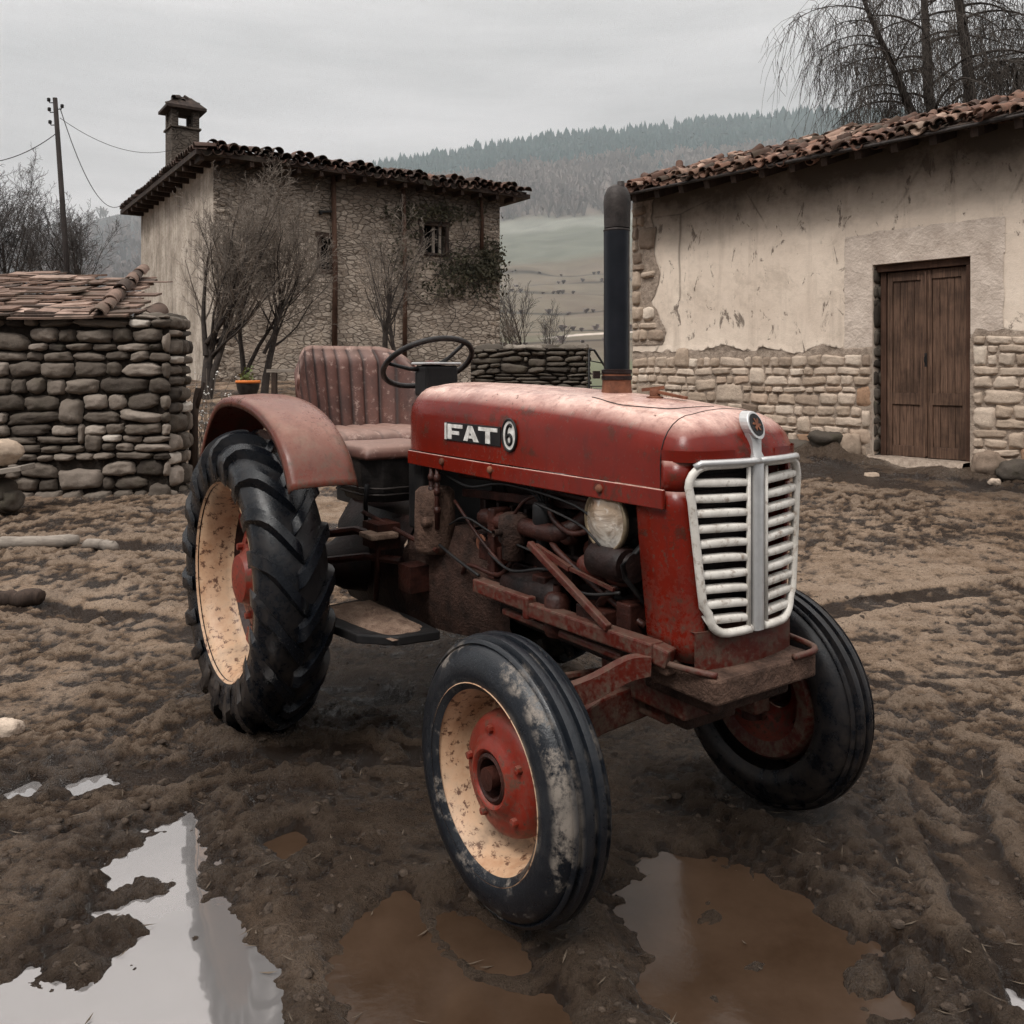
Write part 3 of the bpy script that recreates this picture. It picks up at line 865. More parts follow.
mu = wn.new('ShaderNodeMix'); mu.data_type = 'RGBA'; mu.blend_type = 'MULTIPLY'; mu.inputs[0].default_value = 1
wl.new(rp.outputs[0], mu.inputs[6]); wl.new(cr.outputs[0], mu.inputs[7])
mx = wn.new('ShaderNodeMix'); mx.data_type = 'RGBA'; mx.inputs[0].default_value = .88
wl.new(bw.outputs[0], mx.inputs[6]); wl.new(mu.outputs[2], mx.inputs[7])
# low sky behind the camera darkened on purpose to cut the frontal fill
b1 = wn.new('ShaderNodeMapRange'); b1.inputs[1].default_value = .10; b1.inputs[2].default_value = -.45; b1.inputs[3].default_value = 0; b1.inputs[4].default_value = 1; wl.new(sx.outputs[1], b1.inputs[0])
b2 = wn.new('ShaderNodeMapRange'); b2.inputs[1].default_value = .42; b2.inputs[2].default_value = .12; b2.inputs[3].default_value = 0; b2.inputs[4].default_value = .72; wl.new(sx.outputs[2], b2.inputs[0])
b3 = wn.new('ShaderNodeMath'); b3.operation = 'MULTIPLY'; wl.new(b1.outputs[0], b3.inputs[0]); wl.new(b2.outputs[0], b3.inputs[1])
mz = wn.new('ShaderNodeMix'); mz.data_type = 'RGBA'; wl.new(b3.outputs[0], mz.inputs[0]); wl.new(mx.outputs[2], mz.inputs[6]); mz.inputs[7].default_value = (.35, .33, .30, 1)
wl.new(mz.outputs[2], bg.inputs[0]); bg.inputs[1].default_value = .165
wl.new(bg.outputs[0], wo.inputs[0])

sl_ = bpy.data.lights.new('sun', 'SUN'); sl_.energy = 2.1; sl_.angle = R(16); sl_.color = (1, .965, .92)
so = bpy.data.objects.new('sun', sl_); col.objects.link(so)
az, el = R(SUN_AZ), R(SUN_EL)
sd = Vector((math.sin(az) * math.cos(el), math.cos(az) * math.cos(el), math.sin(el)))
so.rotation_euler = sd.to_track_quat('Z', 'Y').to_euler(); so.location = sd * 30

cam = bpy.data.cameras.new('camera'); co_ = bpy.data.objects.new('camera', cam); col.objects.link(co_)
co_.location = (0, 0, CAMH); co_.rotation_euler = (R(90), 0, 0)
cam.sensor_width = 36; cam.lens = 36 * F / 1024; cam.shift_y = (HOR - 512) / 1024
cam.clip_start = .05; cam.clip_end = 3000
scene.camera = co_
scene.view_settings.view_transform = 'Standard'; scene.view_settings.look = 'None'
scene.view_settings.exposure = 0; scene.view_settings.gamma = 1
scene.render.engine = 'CYCLES'
scene.cycles.use_denoising = True
scene.cycles.denoising_prefilter = 'NONE'
scene.cycles.max_bounces = 6; scene.cycles.diffuse_bounces = 3; scene.cycles.glossy_bounces = 3; scene.cycles.transparent_max_bounces = 8
scene.cycles.volume_bounces = 1
scene.cycles.use_adaptive_sampling = True; scene.cycles.adaptive_threshold = .02
scene.render.resolution_x = scene.render.resolution_y = 1024

# ------------------------------------------------------------------ the tractor (x forward, +y its left / the far side)
tractor = thing('tractor', 'old red farm tractor with ivory grille and muddy tyres standing in the yard', 'tractor', (TX, TY, 0), TH)


def nose_x(y, z=1.1):
    return .392 - .85 * y * y


# hood
def hood_section(x, w, zb, zt, rc=.115, n=7, dome=.012):
    P = [(-w, zb), (-w, zb + .03)]
    for k in range(n + 1):
        a = math.pi - k * math.pi / 2 / n
        P.append((-w + rc + rc * math.cos(a), zt - dome - rc + rc * math.sin(a)))
    for k in range(1, 6):
        y = (-w + rc) * (1 - k / 5.5)
        P.append((y, zt - dome * (y / w) ** 2 / max(1 - rc / w, .1) ** 2))
    za_ = zt - dome - rc
    if zb > za_:                                   # cut off square where the grille begins
        y0 = -w + rc - math.sqrt(max(0, rc * rc - (min(zb, za_ + rc) - za_) ** 2))
        P = [(y, z) if z > zb else (y0, zb) for y, z in P]
    else:
        P = [(y, max(z, zb)) for y, z in P]
    P = P + [(-y, z) for y, z in P[::-1]]
    return [(x, y, z) for y, z in P]


m = MB()
st = [(-1.172, .160, 1.345, .09), (-1.165, .195, 1.372, .10), (-1.145, .222, 1.392, .11), (-1.11, .234, 1.403, .115), (-1.0, .239, 1.406, .115), (-.7, .240, 1.402, .115),
      (-.4, .240, 1.394, .115), (-.1, .240, 1.380, .115), (.1, .240, 1.366, .115), (.22, .239, 1.354, .115), (.275, .236, 1.346, .115)]
st2 = [(.279, .2355, 1.345, .115), (.31, .232, 1.337, .115), (.335, .224, 1.325, .112), (.355, .208, 1.309, .108), (.370, .185, 1.290, .10), (.381, .165, 1.268, .09), (.388, .13, 1.252, .06), (.391, .08, 1.240, .03)]
rows = [hood_section(x, w, (1.142 if x < .278 else 1.214) if x > -1.15 else 1.142 + (-1.15 - x) * 1.5, zt, rc) for x, w, zt, rc in st + st2]
ids = m.grid(rows)
m.f.append(list(ids[-1]))
hood = m.build('hood', MAT['red'], tractor, angle=50)
hood.modifiers.new('merge', 'WELD').merge_threshold = .0004
# seam between hood and nose, and the strip below the hood
m = MB(); m.tube([(x + .001, y * 1.002, z - .0004) for x, y, z in hood_section(.277, .2362, 1.142, 1.3455)], .0016, 5)
m.build('seam', MAT['black'], hood, smooth=True)
for s in (-1, 1):
    m = MB()
    m.bar((-1.13, s * .238, 1.112), (-.845, s * .2445, 1.112), .012, .052)
    m.bar((-.838, s * .2445, 1.112), (-.52, s * .246, 1.112), .012, .052)
    m.bar((-.513, s * .246, 1.112), (.30, s * .246, 1.116), .012, .052)
    m.build('hood_rail', MAT['red'], tractor, bevel=.003)
for x in (-.842, -.517, .05):
    m = MB(); m.lathe([(0, -.2595), (.011, -.2595), (.013, -.255), (.013, -.249), (0, -.249)], 10, 'y', (x, 0, 1.118))
    m.build('bolt', MAT['rust'], tractor, smooth=True)
# hatch with a small catch on top of the hood
m = MB()
hat = smooth_path([(-.13, -.13, 0), (.05, -.165, 0), (.20, -.12, 0), (.245, .0, 0)], 8)
def hood_top(x, y):
    zt = np.interp(x, [s_[0] for s_ in st + st2], [s_[2] for s_ in st + st2]); w = .245; k = abs(y) / w
    z = zt - .012 * (y / w) ** 2 / max(1 - .115 / w, .1) ** 2
    if abs(y) > w - .115:
        q = (abs(y) - (w - .115)) / .115; z = zt - .012 - .115 + .115 * math.sqrt(max(0, 1 - q * q))
    return float(z)
m.tube([(p.x, p.y, hood_top(p.x, p.y) + .0003) for p in hat], .0014, 5)
m.build('hatch_seam', MAT['black'], hood, smooth=True)
m = MB()
zc = hood_top(.08, -.02)
m.lathe([(0, zc + .030), (.012, zc + .030), (.016, zc + .022), (.016, zc + .008), (.026, zc + .006), (.026, zc - .01)], 12, 'z', (.03, -.02, 0))
m.bar((.03, -.02, zc + .022), (.13, .01, zc + .004), .016, .008)
m.bar((.00, -.045, zc + .026), (.05, .0, zc + .034), .010, .010)
m.build('hatch_catch', MAT['rust'], tractor, angle=40)
# exhaust stack
m = MB(); m.lathe([(.052, 1.352), (.050, 1.378), (.047, 1.395), (.046, 1.415), (.046, 1.44)], 24, 'z', (-.165, 0, 0))
m.build('stack_base', MAT['rust'], tractor, smooth=True)
stack = MB(); stack.lathe([(.041, 1.42), (.0415, 1.60), (.041, 1.75), (.0415, 1.895), (.0, 1.895)], 28, 'z', (-.165, 0, 0))
stack = stack.build('exhaust_pipe', MAT['pipe'], tractor, angle=45)
m = MB()
for z in (1.428, 1.448):
    m.lathe([(.041, z - .008), (.0485, z - .006), (.0485, z + .006), (.041, z + .008)], 28, 'z', (-.165, 0, 0))
m.bar((-.215, -.045, 1.438), (-.19, -.06, 1.438), .02, .024)
m.build('clamp', MAT['engine'], stack, angle=40)
m = MB()
m.lathe([(.0415, 1.894), (.0428, 1.896), (.0428, 1.899), (.0415, 1.901)], 28, 'z', (-.165, 0, 0))
m.build('ring', MAT['pipe_top'], stack, smooth=True)
m = MB()
m.lathe([(.041, 1.904), (.042, 1.925), (.0425, 1.96), (.0435, 1.985), (.041, 2.010), (.031, 2.032), (.015, 2.043), (0, 2.045)], 28, 'z', (-.163, 0, 0))
m.lathe([(.012, 2.03), (.012, 2.050), (0, 2.052)], 10, 'z', (-.145, 0, 0))
m.build('rain_cap', MAT['pipe_top'], stack, smooth=True)

# name plate and number badge on the hood side (a flat plate lying on the panel)
HS = -.2405
m = MB()
px0, px1, pz0, pz1 = -.838, -.470, 1.198, 1.264
m.prism([(px0, pz0), (px1, pz0), (px1, pz1), (px0, pz1)], HS - .004, HS + .006, lambda a, b, h: (a, h, b))
plate = m.build('name_plate', MAT['black'], hood, bevel=.0015)
def letters(m, glyphs, y0, y1):
    for poly in glyphs: m.prism(poly, y0, y1, lambda a, b, h: (a, h, b))
m = MB()
za, zb_ = pz0 + .006, pz1 - .006
LS = 1.18
def R4(x0, x1, z0, z1): return [(x0, z0), (x1, z0), (x1, z1), (x0, z1)]
mid = (za + zb_) / 2
x = px0 + .004
G = [R4(x, x + .011, za - .003, zb_ + .003)]
x += .018                                            # F
G += [R4(x, x + .024, za, zb_ - .0135), R4(x, x + .088, zb_ - .013, zb_), R4(x + .0245, x + .068, mid - .010, mid + .003)]
x += .094                                            # A
G += [[(x, za), (x + .024, za), (x + .047, zb_), (x + .026, zb_)], [(x + .0475, zb_), (x + .0265, zb_ - .0005), (x + .058, za), (x + .084, za)][::-1], R4(x + .031, x + .053, za + .010, za + .020)]
x += .088                                            # T
G += [R4(x - .004, x + .096, zb_ - .013, zb_), R4(x + .034, x + .058, za, zb_ - .0135)]
G = [[(px0 + (a_ - px0) * LS, b_) for a_, b_ in g_] for g_ in G]
letters(m, G, HS - .0065, HS - .0042)
tag(m.build('lettering', MAT['letter'], plate), 'white block letters reading FAT')
m = MB()
bx, bz = -.415, 1.240
def oval(a, b, n=28): return [(bx + a * math.cos(6.2832 * k / n), bz + b * math.sin(6.2832 * k / n)) for k in range(n)]
m.prism(oval(.038, .049), HS - .004, HS + .006, lambda a, b, h: (a, h, b))
badge6 = m.build('number_badge', MAT['letter'], hood)
m = MB()
m.tube([(bx + .041 * math.cos(6.2832 * k / 30), HS - .004, bz + .052 * math.sin(6.2832 * k / 30)) for k in range(30)], .0045, 6, closed=True)
m.build('rim', MAT['black'], badge6, smooth=True)
m = MB()
six = smooth_path([(.013, 0, .028), (.002, 0, .034), (-.009, 0, .022), (-.013, 0, .0), (-.011, 0, -.020), (0, 0, -.031), (.012, 0, -.022), (.012, 0, -.006), (.001, 0, .002), (-.009, 0, -.006)], 5)
m.tube([(bx + p.x * 1.15, HS - .0045, bz + p.z) for p in six], .0052, 6)
tag(m.build('numeral', MAT['black'], badge6, smooth=True), 'dark numeral 6')

# radiator shell
m = MB()
def shell_w(z): return np.interp(z, [.69, .80, 1.0, 1.14], [.190, .202, .226, .237])
for s in (-1, 1):
    rows = []
    for z in np.linspace(.69, 1.138, 9):
        w = float(shell_w(z)); rr = .05
        plan = [(.185, w), (.25, w), (nose_x(w) - rr, w)]
        for k in range(1, 6):
            a = k * math.pi / 2 / 5
            plan.append((nose_x(w) - rr + rr * math.sin(a) - .004, w - rr + rr * math.cos(a)))
        rows.append([(px, s * py, z) for px, py in plan])
    m.grid(rows)
    rows = []
    for z in (1.1385, 1.17, 1.216):
        w = float(np.interp(z, [1.138, 1.215], [.237, .2335])); rr = .05; plan = [(.281, w), (nose_x(w) - rr, w)]
        for k in range(1, 6):
            a = k * math.pi / 2 / 5
            plan.append((nose_x(w) - rr + rr * math.sin(a) - .004, w - rr + rr * math.cos(a)))
        rows.append([(px, s * py, z) for px, py in plan])
    m.grid(rows)
sh = m.build('radiator_shell', MAT['red'], tractor, angle=50)
so_ = sh.modifiers.new('skin', 'SOLIDIFY'); so_.thickness = .006; so_.offset = 0
m = MB()
ys = np.linspace(-.190, .190, 11)
m.grid([[(nose_x(y) - .008, y, z) for y in ys] for z in (.66, .70, .775)])
m.grid([[(nose_x(y) - .008, y, .775) for y in ys], [(.25, y, .775) for y in ys]])
ap = m.build('radiator_apron', MAT['red_low'], tractor, angle=50)
m = MB(); m.box((.235, -.18, .70), (.262, .18, 1.19))
for k in range(22):
    m.box((.263, -.178, .735 + k * .02), (.268, .178, .743 + k * .02))
m.build('radiator_core', MAT['engine'], tractor)

# grille
def gw(z): return float(np.interp(z, [.75, .80, .95, 1.10, 1.20], [.155, .172, .190, .207, .216]))
m = MB()
def gp(y, z, off=.006): return (nose_x(y) + off, y, z)
out = []
zt_, zb2, rc = 1.207, .770, .055
for s in (-1, 1):
    half = [(s * .02, zt_ + .003)]
    half += [(s * k * (gw(zt_) - rc), zt_) for k in (.35, .7)]
    for k in range(6):
        a = math.pi / 2 * k / 5
        half.append((s * (gw(zt_) - rc + rc * math.sin(a)), zt_ - rc + rc * math.cos(a)))
    for z in np.linspace(zt_ - rc - .04, zb2 + rc + .02, 7): half.append((s * gw(z), z))
    for k in range(6):
        a = math.pi / 2 * k / 5
        half.append((s * (gw(zb2) - rc + rc * math.cos(a)), zb2 + rc - rc * math.sin(a)))
    half += [(s * .06, zb2), (s * .026, zb2 + .002)]
    m.tube([gp(y, z) for y, z in half], .0118, 8)
grille = m.build('grille', MAT['ivory'], tractor, smooth=True)
m = MB()
for s in (-1, 1):
    m.tube([(nose_x(s * k) + .014, s * k, zt_ + .006) for k in np.linspace(.0, .188, 9)] + [(nose_x(.203) + .010, s * .203, zt_ - .004)], .0095, 8)
m.build('top_bar', MAT['chrome'], grille, smooth=True)
r3 = random.Random(5)
for s in (-1, 1):
    for k in range(10):
        z = .806 + k * .0395
        ys = np.linspace(.036, gw(z) - .006, 9)
        sag = r3.uniform(-.002, .002); tilt = r3.uniform(-.002, .002)
        m = MB(); rows = []
        for j, y in enumerate(ys):
            q = j / 8; zz_ = z + sag * math.sin(q * math.pi) + tilt * (q - .5) - .004 * (1 - q) ** 3
            hgt = .0090 + .0010 * math.sin(q * 3.1)
            x_ = nose_x(y)
            rows.append([(x_ + .006, s * y, zz_ - hgt), (x_ + .0085, s * y, zz_ - hgt * .7), (x_ + .0085, s * y, zz_ + hgt * .6), (x_ + .004, s * y, zz_ + hgt), (x_ - .012, s * y, zz_ + hgt * 1.1), (x_ - .012, s * y, zz_ + hgt * .8)])
        ids = m.grid(rows, closed_u=True); m.f += [ids[0][::-1], list(ids[-1])]
        m.build('slat', MAT['ivory'], grille, angle=60)
    m = MB(); m.tube([(nose_x(.03) + .006, s * .034, z) for z in (.776, 1.0, 1.198)], .0065, 6)
    m.build('inner_rail', MAT['ivory'], grille, smooth=True)
m = MB()
rows = [[(x_, y, z) for x_, y in ((.385, -.019), (.404, -.019), (.410, -.012), (.410, .012), (.404, .019), (.385, .019))] for z in (.765, .9, 1.05, 1.2, 1.222)]
rows += [[(x_ + dx, y * k, z) for x_, y in ((.38, -.019), (.397, -.019), (.401, -.012), (.401, .012), (.397, .019), (.38, .019))] for z, k, dx in ((1.235, .9, .001), (1.262, .95, -.001), (1.285, 1.3, -.006))]
ids = m.grid(rows, closed_u=True); m.f += [ids[0][::-1], list(ids[-1])]
m.build('centre_bar', MAT['chrome'], grille, angle=50)
m = MB()
E_ = lambda a, b, h: (.384 + h - (b - 1.306) * .42, a, b)
ov = [(.030 * math.cos(6.2832 * k / 24), 1.306 + .037 * math.sin(6.2832 * k / 24)) for k in range(24)]
m.prism(ov, -.02, .010, E_)
emb = m.build('emblem', MAT['chrome'], tractor, bevel=.002)
m = MB(); m.prism([(a * .78, 1.308 + (b - 1.306) * .78) for a, b in ov], .0102, .0125, E_)
m.build('field', MAT['black'], emb)
m = MB()
for k in range(6):
    a0 = 6.2832 * k / 6
    m.prism([(.003 * math.cos(a0 - 1.4), 1.309 + .003 * math.sin(a0 - 1.4)), (.013 * math.cos(a0 - .35), 1.309 + .015 * math.sin(a0 - .35)), (.016 * math.cos(a0), 1.309 + .019 * math.sin(a0)), (.003 * math.cos(a0 + 1.4), 1.309 + .003 * math.sin(a0 + 1.4))], .0127, .0140 + .0003 * k, E_)
m.build('crest', MAT['rust'], emb)

# headlights, set into the side openings
for s in (-1, 1):
    cx, cy, cz = .035, s * .215, 1.024
    M = Matrix.Translation((cx, cy, cz)) @ Matrix.Rotation(s * R(91), 4, 'Z') @ Matrix.Scale(1.08, 4)
    m = MB(); m.lathe([(0, -.10), (.035, -.095), (.065, -.06), (.079, -.02), (.083, 0)], 32, 'x', M=M)
    hl = m.build('headlight', MAT['black'], tractor, smooth=True)
    m = MB(); m.lathe([(.081, -.010), (.085, -.006), (.0865, .002), (.084, .008), (.079, .009), (.076, .004)], 36, 'x', M=M)
    m.build('bezel', MAT['brass'], hl, smooth=True)
    m = MB(); m.lathe([(.078, .004), (.06, .014), (.035, .021), (.015, .024), (0, .0245)], 36, 'x', M=M)
    m.build('lens', MAT['lens'], hl, smooth=True)
    m = MB(); m.tube([(cx, cy - s * .02, cz - .08), (cx + .01, cy - s * .03, cz - .16), (cx + .01, cy - s * .06, cz - .22)], .012, 8)
    m.build('bracket', MAT['engine'], hl, smooth=True)

# engine and its clutter
m = MB(); m.box((-.86, -.135, .58), (.14, .135, .86)); m.box((-.80, -.150, .80), (.05, .150, .84)); m.box((-.82, -.105, .86), (.06, .105, 1.00))
m.box((-.78, -.08, 1.0), (.0, .08, 1.06)); m.box((-.60, -.16, .60), (-.25, -.13, .74))
block = m.build('engine_block', MAT['engine'], tractor, bevel=.008)
rc_ = random.Random(11)
BL = [([(0, 1.075), (.016, 1.075), (.018, 1.06), (.018, 1.03)], 'z', (-.74 + k * .135, -.03, 0)) for k in range(6)]
BL += [([(0, .0), (.013, .0), (.015, .012), (.03, .014), (.03, .02)], 'y', (-.70 + k * .19, -.155, .90)) for k in range(4)]
BL += [([(0, -.150), (.010, -.150), (.012, -.142), (.012, -.134)], 'y', (rc_.uniform(-.8, .1), 0, rc_.uniform(.66, .82))) for k in range(16)]
for prof, ax, c_ in BL:
    m = MB(); m.lathe(prof, 10, ax, c_); m.build('bolt', MAT['engine_red'], block, angle=40)
m = MB(); m.tube(smooth_path([(-.66, -.15, .93), (-.64, -.19, .935), (-.40, -.20, .94), (-.22, -.195, .945), (-.16, -.12, 1.0), (-.175, -.02, 1.15), (-.175, 0, 1.38)], 5), .030, 10)
for k in range(4):
    x_ = -.64 + k * .15; m.tube([(x_, -.10, .925), (x_, -.16, .93), (x_ + .01, -.195, .94)], .024, 8)
m.build('exhaust_manifold', MAT['engine_red'], tractor, smooth=True)
m = MB(); m.lathe([(0, -.30), (.05, -.30), (.058, -.29), (.060, -.20), (.06, -.05), (.055, 0.), (.03, .01)], 20, 'x', (-.20, -.175, .735))
m.build('starter_motor', MAT['engine'], tractor, smooth=True)
m = MB(); m.lathe([(0, .985), (.03, .99), (.048, .98), (.052, .95), (.050, .90), (.040, .885), (.038, .84), (.02, .83), (0, .83)], 18, 'z', (-.44, -.21, -.01))
m.lathe([(0, .06), (.012, .06), (.012, .0)], 8, 'y', (-.44, -.29, .92))
m.build('fuel_filter', MAT['crust_red'], tractor, smooth=True)
m = MB(); m.lathe([(0, .905), (.03, .90), (.046, .885), (.050, .86), (.046, .835), (.03, .82), (0, .815)], 18, 'z', (.05, -.17, .015))
m.lathe([(0, -.06), (.03, -.06), (.034, -.05), (.034, .05), (.02, .06), (0, .06)], 14, 'x', (-.05, -.18, .865))
m.build('water_pump', MAT['red_low'], tractor, smooth=True)
m = MB(); m.lathe([(0, -.01), (.03, -.012), (.085, -.012), (.092, -.006), (.084, .0), (.092, .006), (.085, .012), (.03, .012)], 26, 'x', (.17, -.02, .93))
for k in range(4):
    a = k * math.pi / 2 + .3
    m.bar((.195, -.02 + .03 * math.cos(a), .93 + .03 * math.sin(a)), (.20, -.02 + .17 * math.cos(a), .93 + .17 * math.sin(a)), .05, .004, up=(1, .4, 0))
m.build('fan', MAT['engine'], tractor, angle=40)
m = MB(); m.lathe([(0, .99), (.06, .985), (.075, .97), (.078, .86), (.078, .76), (.07, .74), (0, .735)], 24, 'z', (-.98, -.205, .02))
m.lathe([(0, .0), (.018, .0), (.020, .01), (.02, .03)], 12, 'y', (-.93, -.285, .885))
m.build('air_cleaner', MAT['crust_mid'], tractor, smooth=True)
for P, r in (([(-.30, -.16, .93), (-.20, -.215, .90), (.02, -.20, .80), (.15, -.17, .74)], .010), ([(-.84, -.20, .97), (-.6, -.23, .86), (-.46, -.235, .80)], .006),
             ([(-.88, -.15, 1.06), (-.5, -.17, 1.075), (-.1, -.16, 1.06), (.08, -.17, 1.08)], .012), ([(-.44, -.21, .97), (-.36, -.20, 1.04), (-.2, -.15, 1.07), (-.1, -.12, 1.06)], .006),
             ([(-.1, -.15, .70), (.0, -.20, .78), (.06, -.19, .84)], .014), ([(-.82, -.18, .70), (-.7, -.22, .76), (-.52, -.22, .76), (-.44, -.215, .82)], .008),
             ([(-.02, -.17, 1.0), (-.12, -.21, .96), (-.24, -.20, .99), (-.30, -.17, 1.05)], .009), ([(.16, -.1, 1.08), (.05, -.14, 1.06), (-.02, -.10, 1.02)], .022), ([(.16, .02, .72), (.05, -.08, .70), (-.08, -.12, .74)], .024)):
    m = MB(); m.tube(smooth_path(P, 5), r, 8); m.build('hose', MAT['engine_red'], tractor, smooth=True)
for lo_, hi_ in (((-.33, -.215, .66), (-.26, -.15, .80)), ((-.08, -.235, .715), (.05, -.15, .765)), ((-.66, -.21, .79), (-.52, -.145, .85)), ((.07, -.21, .70), (.13, -.13, .80)),
                 ((-.19, -.22, .80), (-.12, -.16, .86)), ((-.58, -.225, .74), (-.54, -.15, .98)), ((-.04, -.19, .90), (.10, -.13, .94))):
    m = MB(); m.box(lo_, hi_); m.build('bracket', MAT['engine_red'], tractor, bevel=.005)
m = MB(); m.bar((-.30, -.245, .905), (.10, -.262, .738), .022, .022); 
m.build('stay_rod', MAT['red_low'], tractor, bevel=.004)
m = MB(); m.bar((-.28, -.235, .90), (-.10, -.24, .862), .014, .016); m.bar((-.11, -.24, .864), (.08, -.225, .835), .010, .010); m.build('stay_rod', MAT['red_low'], tractor)
for x_ in (-.95, -.905):
    m = MB(); m.tube([(x_, -.235, 1.085), (x_ + .004, -.24, .98), (x_ - .004, -.235, .86)], .010, 8)
    for z in (1.05, 1.0, .93): m.lathe([(0, z + .016), (.012, z + .012), (.015, z), (.012, z - .012), (0, z - .016)], 8, 'z', (x_ + .006, -.24, 0))
    m.build('linkage_rod', MAT['engine_red'], tractor, smooth=True)

m = MB()
for k in range(9): m.box((-.72 + k * .085, -.152, .872), (-.72 + k * .085 + .016, -.106, .985))
m.box((-.745, -.155, .862), (.02, -.104, .874))
m.build('cylinder_ribs', MAT['engine'], block, bevel=.003)
m = MB(); m.box((-.66, -.158, .665), (-.36, -.136, .80))
cov = m.build('side_cover', MAT['engine'], block, bevel=.006)
for k in range(4):
    for z_ in (.68, .785):
        m = MB(); m.lathe([(0, -.166), (.008, -.166), (.010, -.158), (.010, -.15)], 8, 'y', (-.645 + k * .09, 0, z_)); m.build('bolt', MAT['engine_red'], cov, angle=40)
m = MB(); m.lathe([(0, 1.03), (.030, 1.03), (.036, 1.02), (.036, .97), (.026, .95), (.022, .86)], 14, 'z', (-.30, -.19, 0)); dist_ = m.build('distributor', MAT['black'], tractor, smooth=True)
for k in range(4):
    m = MB(); x1_ = -.62 + k * .16; m.tube(smooth_path([(-.30 + .012 * (k - 1.5), -.19, 1.03), (-.32 + .05 * (k - 1.5), -.20, 1.075), (x1_ + .03, -.15, 1.06 + .008 * k), (x1_, -.10, .99)], 6), .0052, 6); m.build('spark_lead', MAT['black'], dist_, smooth=True)
m = MB(); m.lathe([(0, -.07), (.045, -.07), (.052, -.06), (.052, .06), (.045, .07), (0, .07)], 20, 'x', (.04, -.20, .905)); m.lathe([(0, .085), (.035, .085), (.042, .09), (.036, .097), (.042, .104), (.0, .106)], 20, 'x', (.04, -.20, .905))
gen = m.build('generator', MAT['engine'], tractor, angle=40)
m = MB(); m.tube([(.138, -.20, .945), (.140, -.10, 1.02), (.142, -.02, 1.03), (.142, .06, .98), (.142, .06, .88), (.142, -.02, .70), (.140, -.06, .69), (.138, -.235, .88), (.138, -.243, .915)], .008, 6, closed=True); m.build('fan_belt', MAT['black'], tractor, smooth=True)
m = MB(); m.lathe([(0, .63), (.036, .635), (.042, .65), (.042, .75), (.03, .765), (.014, .77), (.014, .79)], 18, 'z', (-.20, -.21, 0)); m.build('oil_filter', MAT['engine_red'], tractor, angle=40)
for P, r_ in (([(-.95, -.20, 1.07), (-.7, -.225, 1.04), (-.45, -.235, 1.075), (-.1, -.225, 1.05), (.04, -.21, .98)], .0045), ([(-.86, -.21, .88), (-.7, -.235, .93), (-.52, -.235, .90), (-.3, -.215, .87)], .004), ([(-.55, -.235, .83), (-.40, -.245, .80), (-.2, -.24, .84), (-.05, -.235, .80), (.1, -.22, .83)], .005),
              ([(.04, -.21, .92), (.0, -.235, .97), (-.08, -.23, 1.0), (-.3, -.22, 1.03)], .004), ([(-.90, -.23, .80), (-.75, -.245, .775), (-.6, -.245, .745)], .006)):
    m = MB(); m.tube(smooth_path(P, 6), r_, 6); m.build('wire', MAT['black'], tractor, smooth=True)
m = MB(); m.bar((-.86, -.15, .995), (.16, -.16, 1.055), .012, .03); m.build('tie_bar', MAT['engine_red'], tractor, bevel=.003)
m = MB()
for k in range(3): m.lathe([(0, -.006), (.026, -.006), (.03, 0), (.026, .006), (0, .006)], 16, 'y', (-.70 + k * .21, -.172, .835))
m.build('core_plugs', MAT['rust'], block, angle=40)

# frame
for s in (-1, 1):
    m = MB()
    m.bar((-.62, s * .235, .710), (-.30, s * .238, .714), .05, .046); m.bar((-.29, s * .238, .700), (.27, s * .24, .716), .05, .046)
    m.box((-.31, s * .238 - .03, .67), (-.28, s * .238 + .03, .74)); m.bar((-.48, s * .22, .648), (.12, s * .225, .655), .022, .022)
    m.bar((.24, s * .24, .715), (.30, s * .22, .70), .05, .05)
    m.build('frame_rail', MAT['red_low'], tractor, bevel=.006)
m = MB()
m.grid([[(-1.25, y, z) for y, z in ((-.17, .42), (-.21, .55), (-.20, .72), (-.12, .82), (.12, .82), (.20, .72), (.21, .55), (.17, .42))],
        [(-.92, y, z) for y, z in ((-.15, .45), (-.20, .56), (-.21, .74), (-.15, .86), (.15, .86), (.21, .74), (.20, .56), (.15, .45))],
        [(-.80, y, z) for y, z in ((-.15, .47), (-.19, .56), (-.19, .72), (-.14, .86), (.14, .86), (.19, .72), (.19, .56), (.15, .47))],
        [(-.55, y, z) for y, z in ((-.12, .50), (-.15, .56), (-.15, .66), (-.13, .76), (.13, .76), (.15, .66), (.15, .56), (.12, .50))]], closed_u=True)
m.build('clutch_housing', MAT['crust_red'], tractor, angle=40)
m = MB()
m.grid([[(x_, y * k, z) for y, z in ((-.17, .40), (-.23, .52), (-.23, .74), (-.15, .84), (.15, .84), (.23, .74), (.23, .52), (.17, .40))] for x_, k in ((-1.95, .8), (-1.85, 1), (-1.45, 1), (-1.25, .85))], closed_u=True)
m.box((-1.95, -.15, .45), (-1.94, .15, .8))
for s in (-1, 1): m.lathe([(.15, s * .18), (.12, s * .30), (.085, s * .36), (.08, s * .62)], 20, 'y', (-1.63, 0, .615))
m.build('transmission', MAT['engine'], tractor, angle=40)
m = MB(); m.box((-1.20, -.205, .82), (-1.08, .205, 1.14)); m.box((-1.26, -.16, .80), (-1.18, .16, 1.32))
m.build('bulkhead', MAT['black'], tractor, bevel=.01)

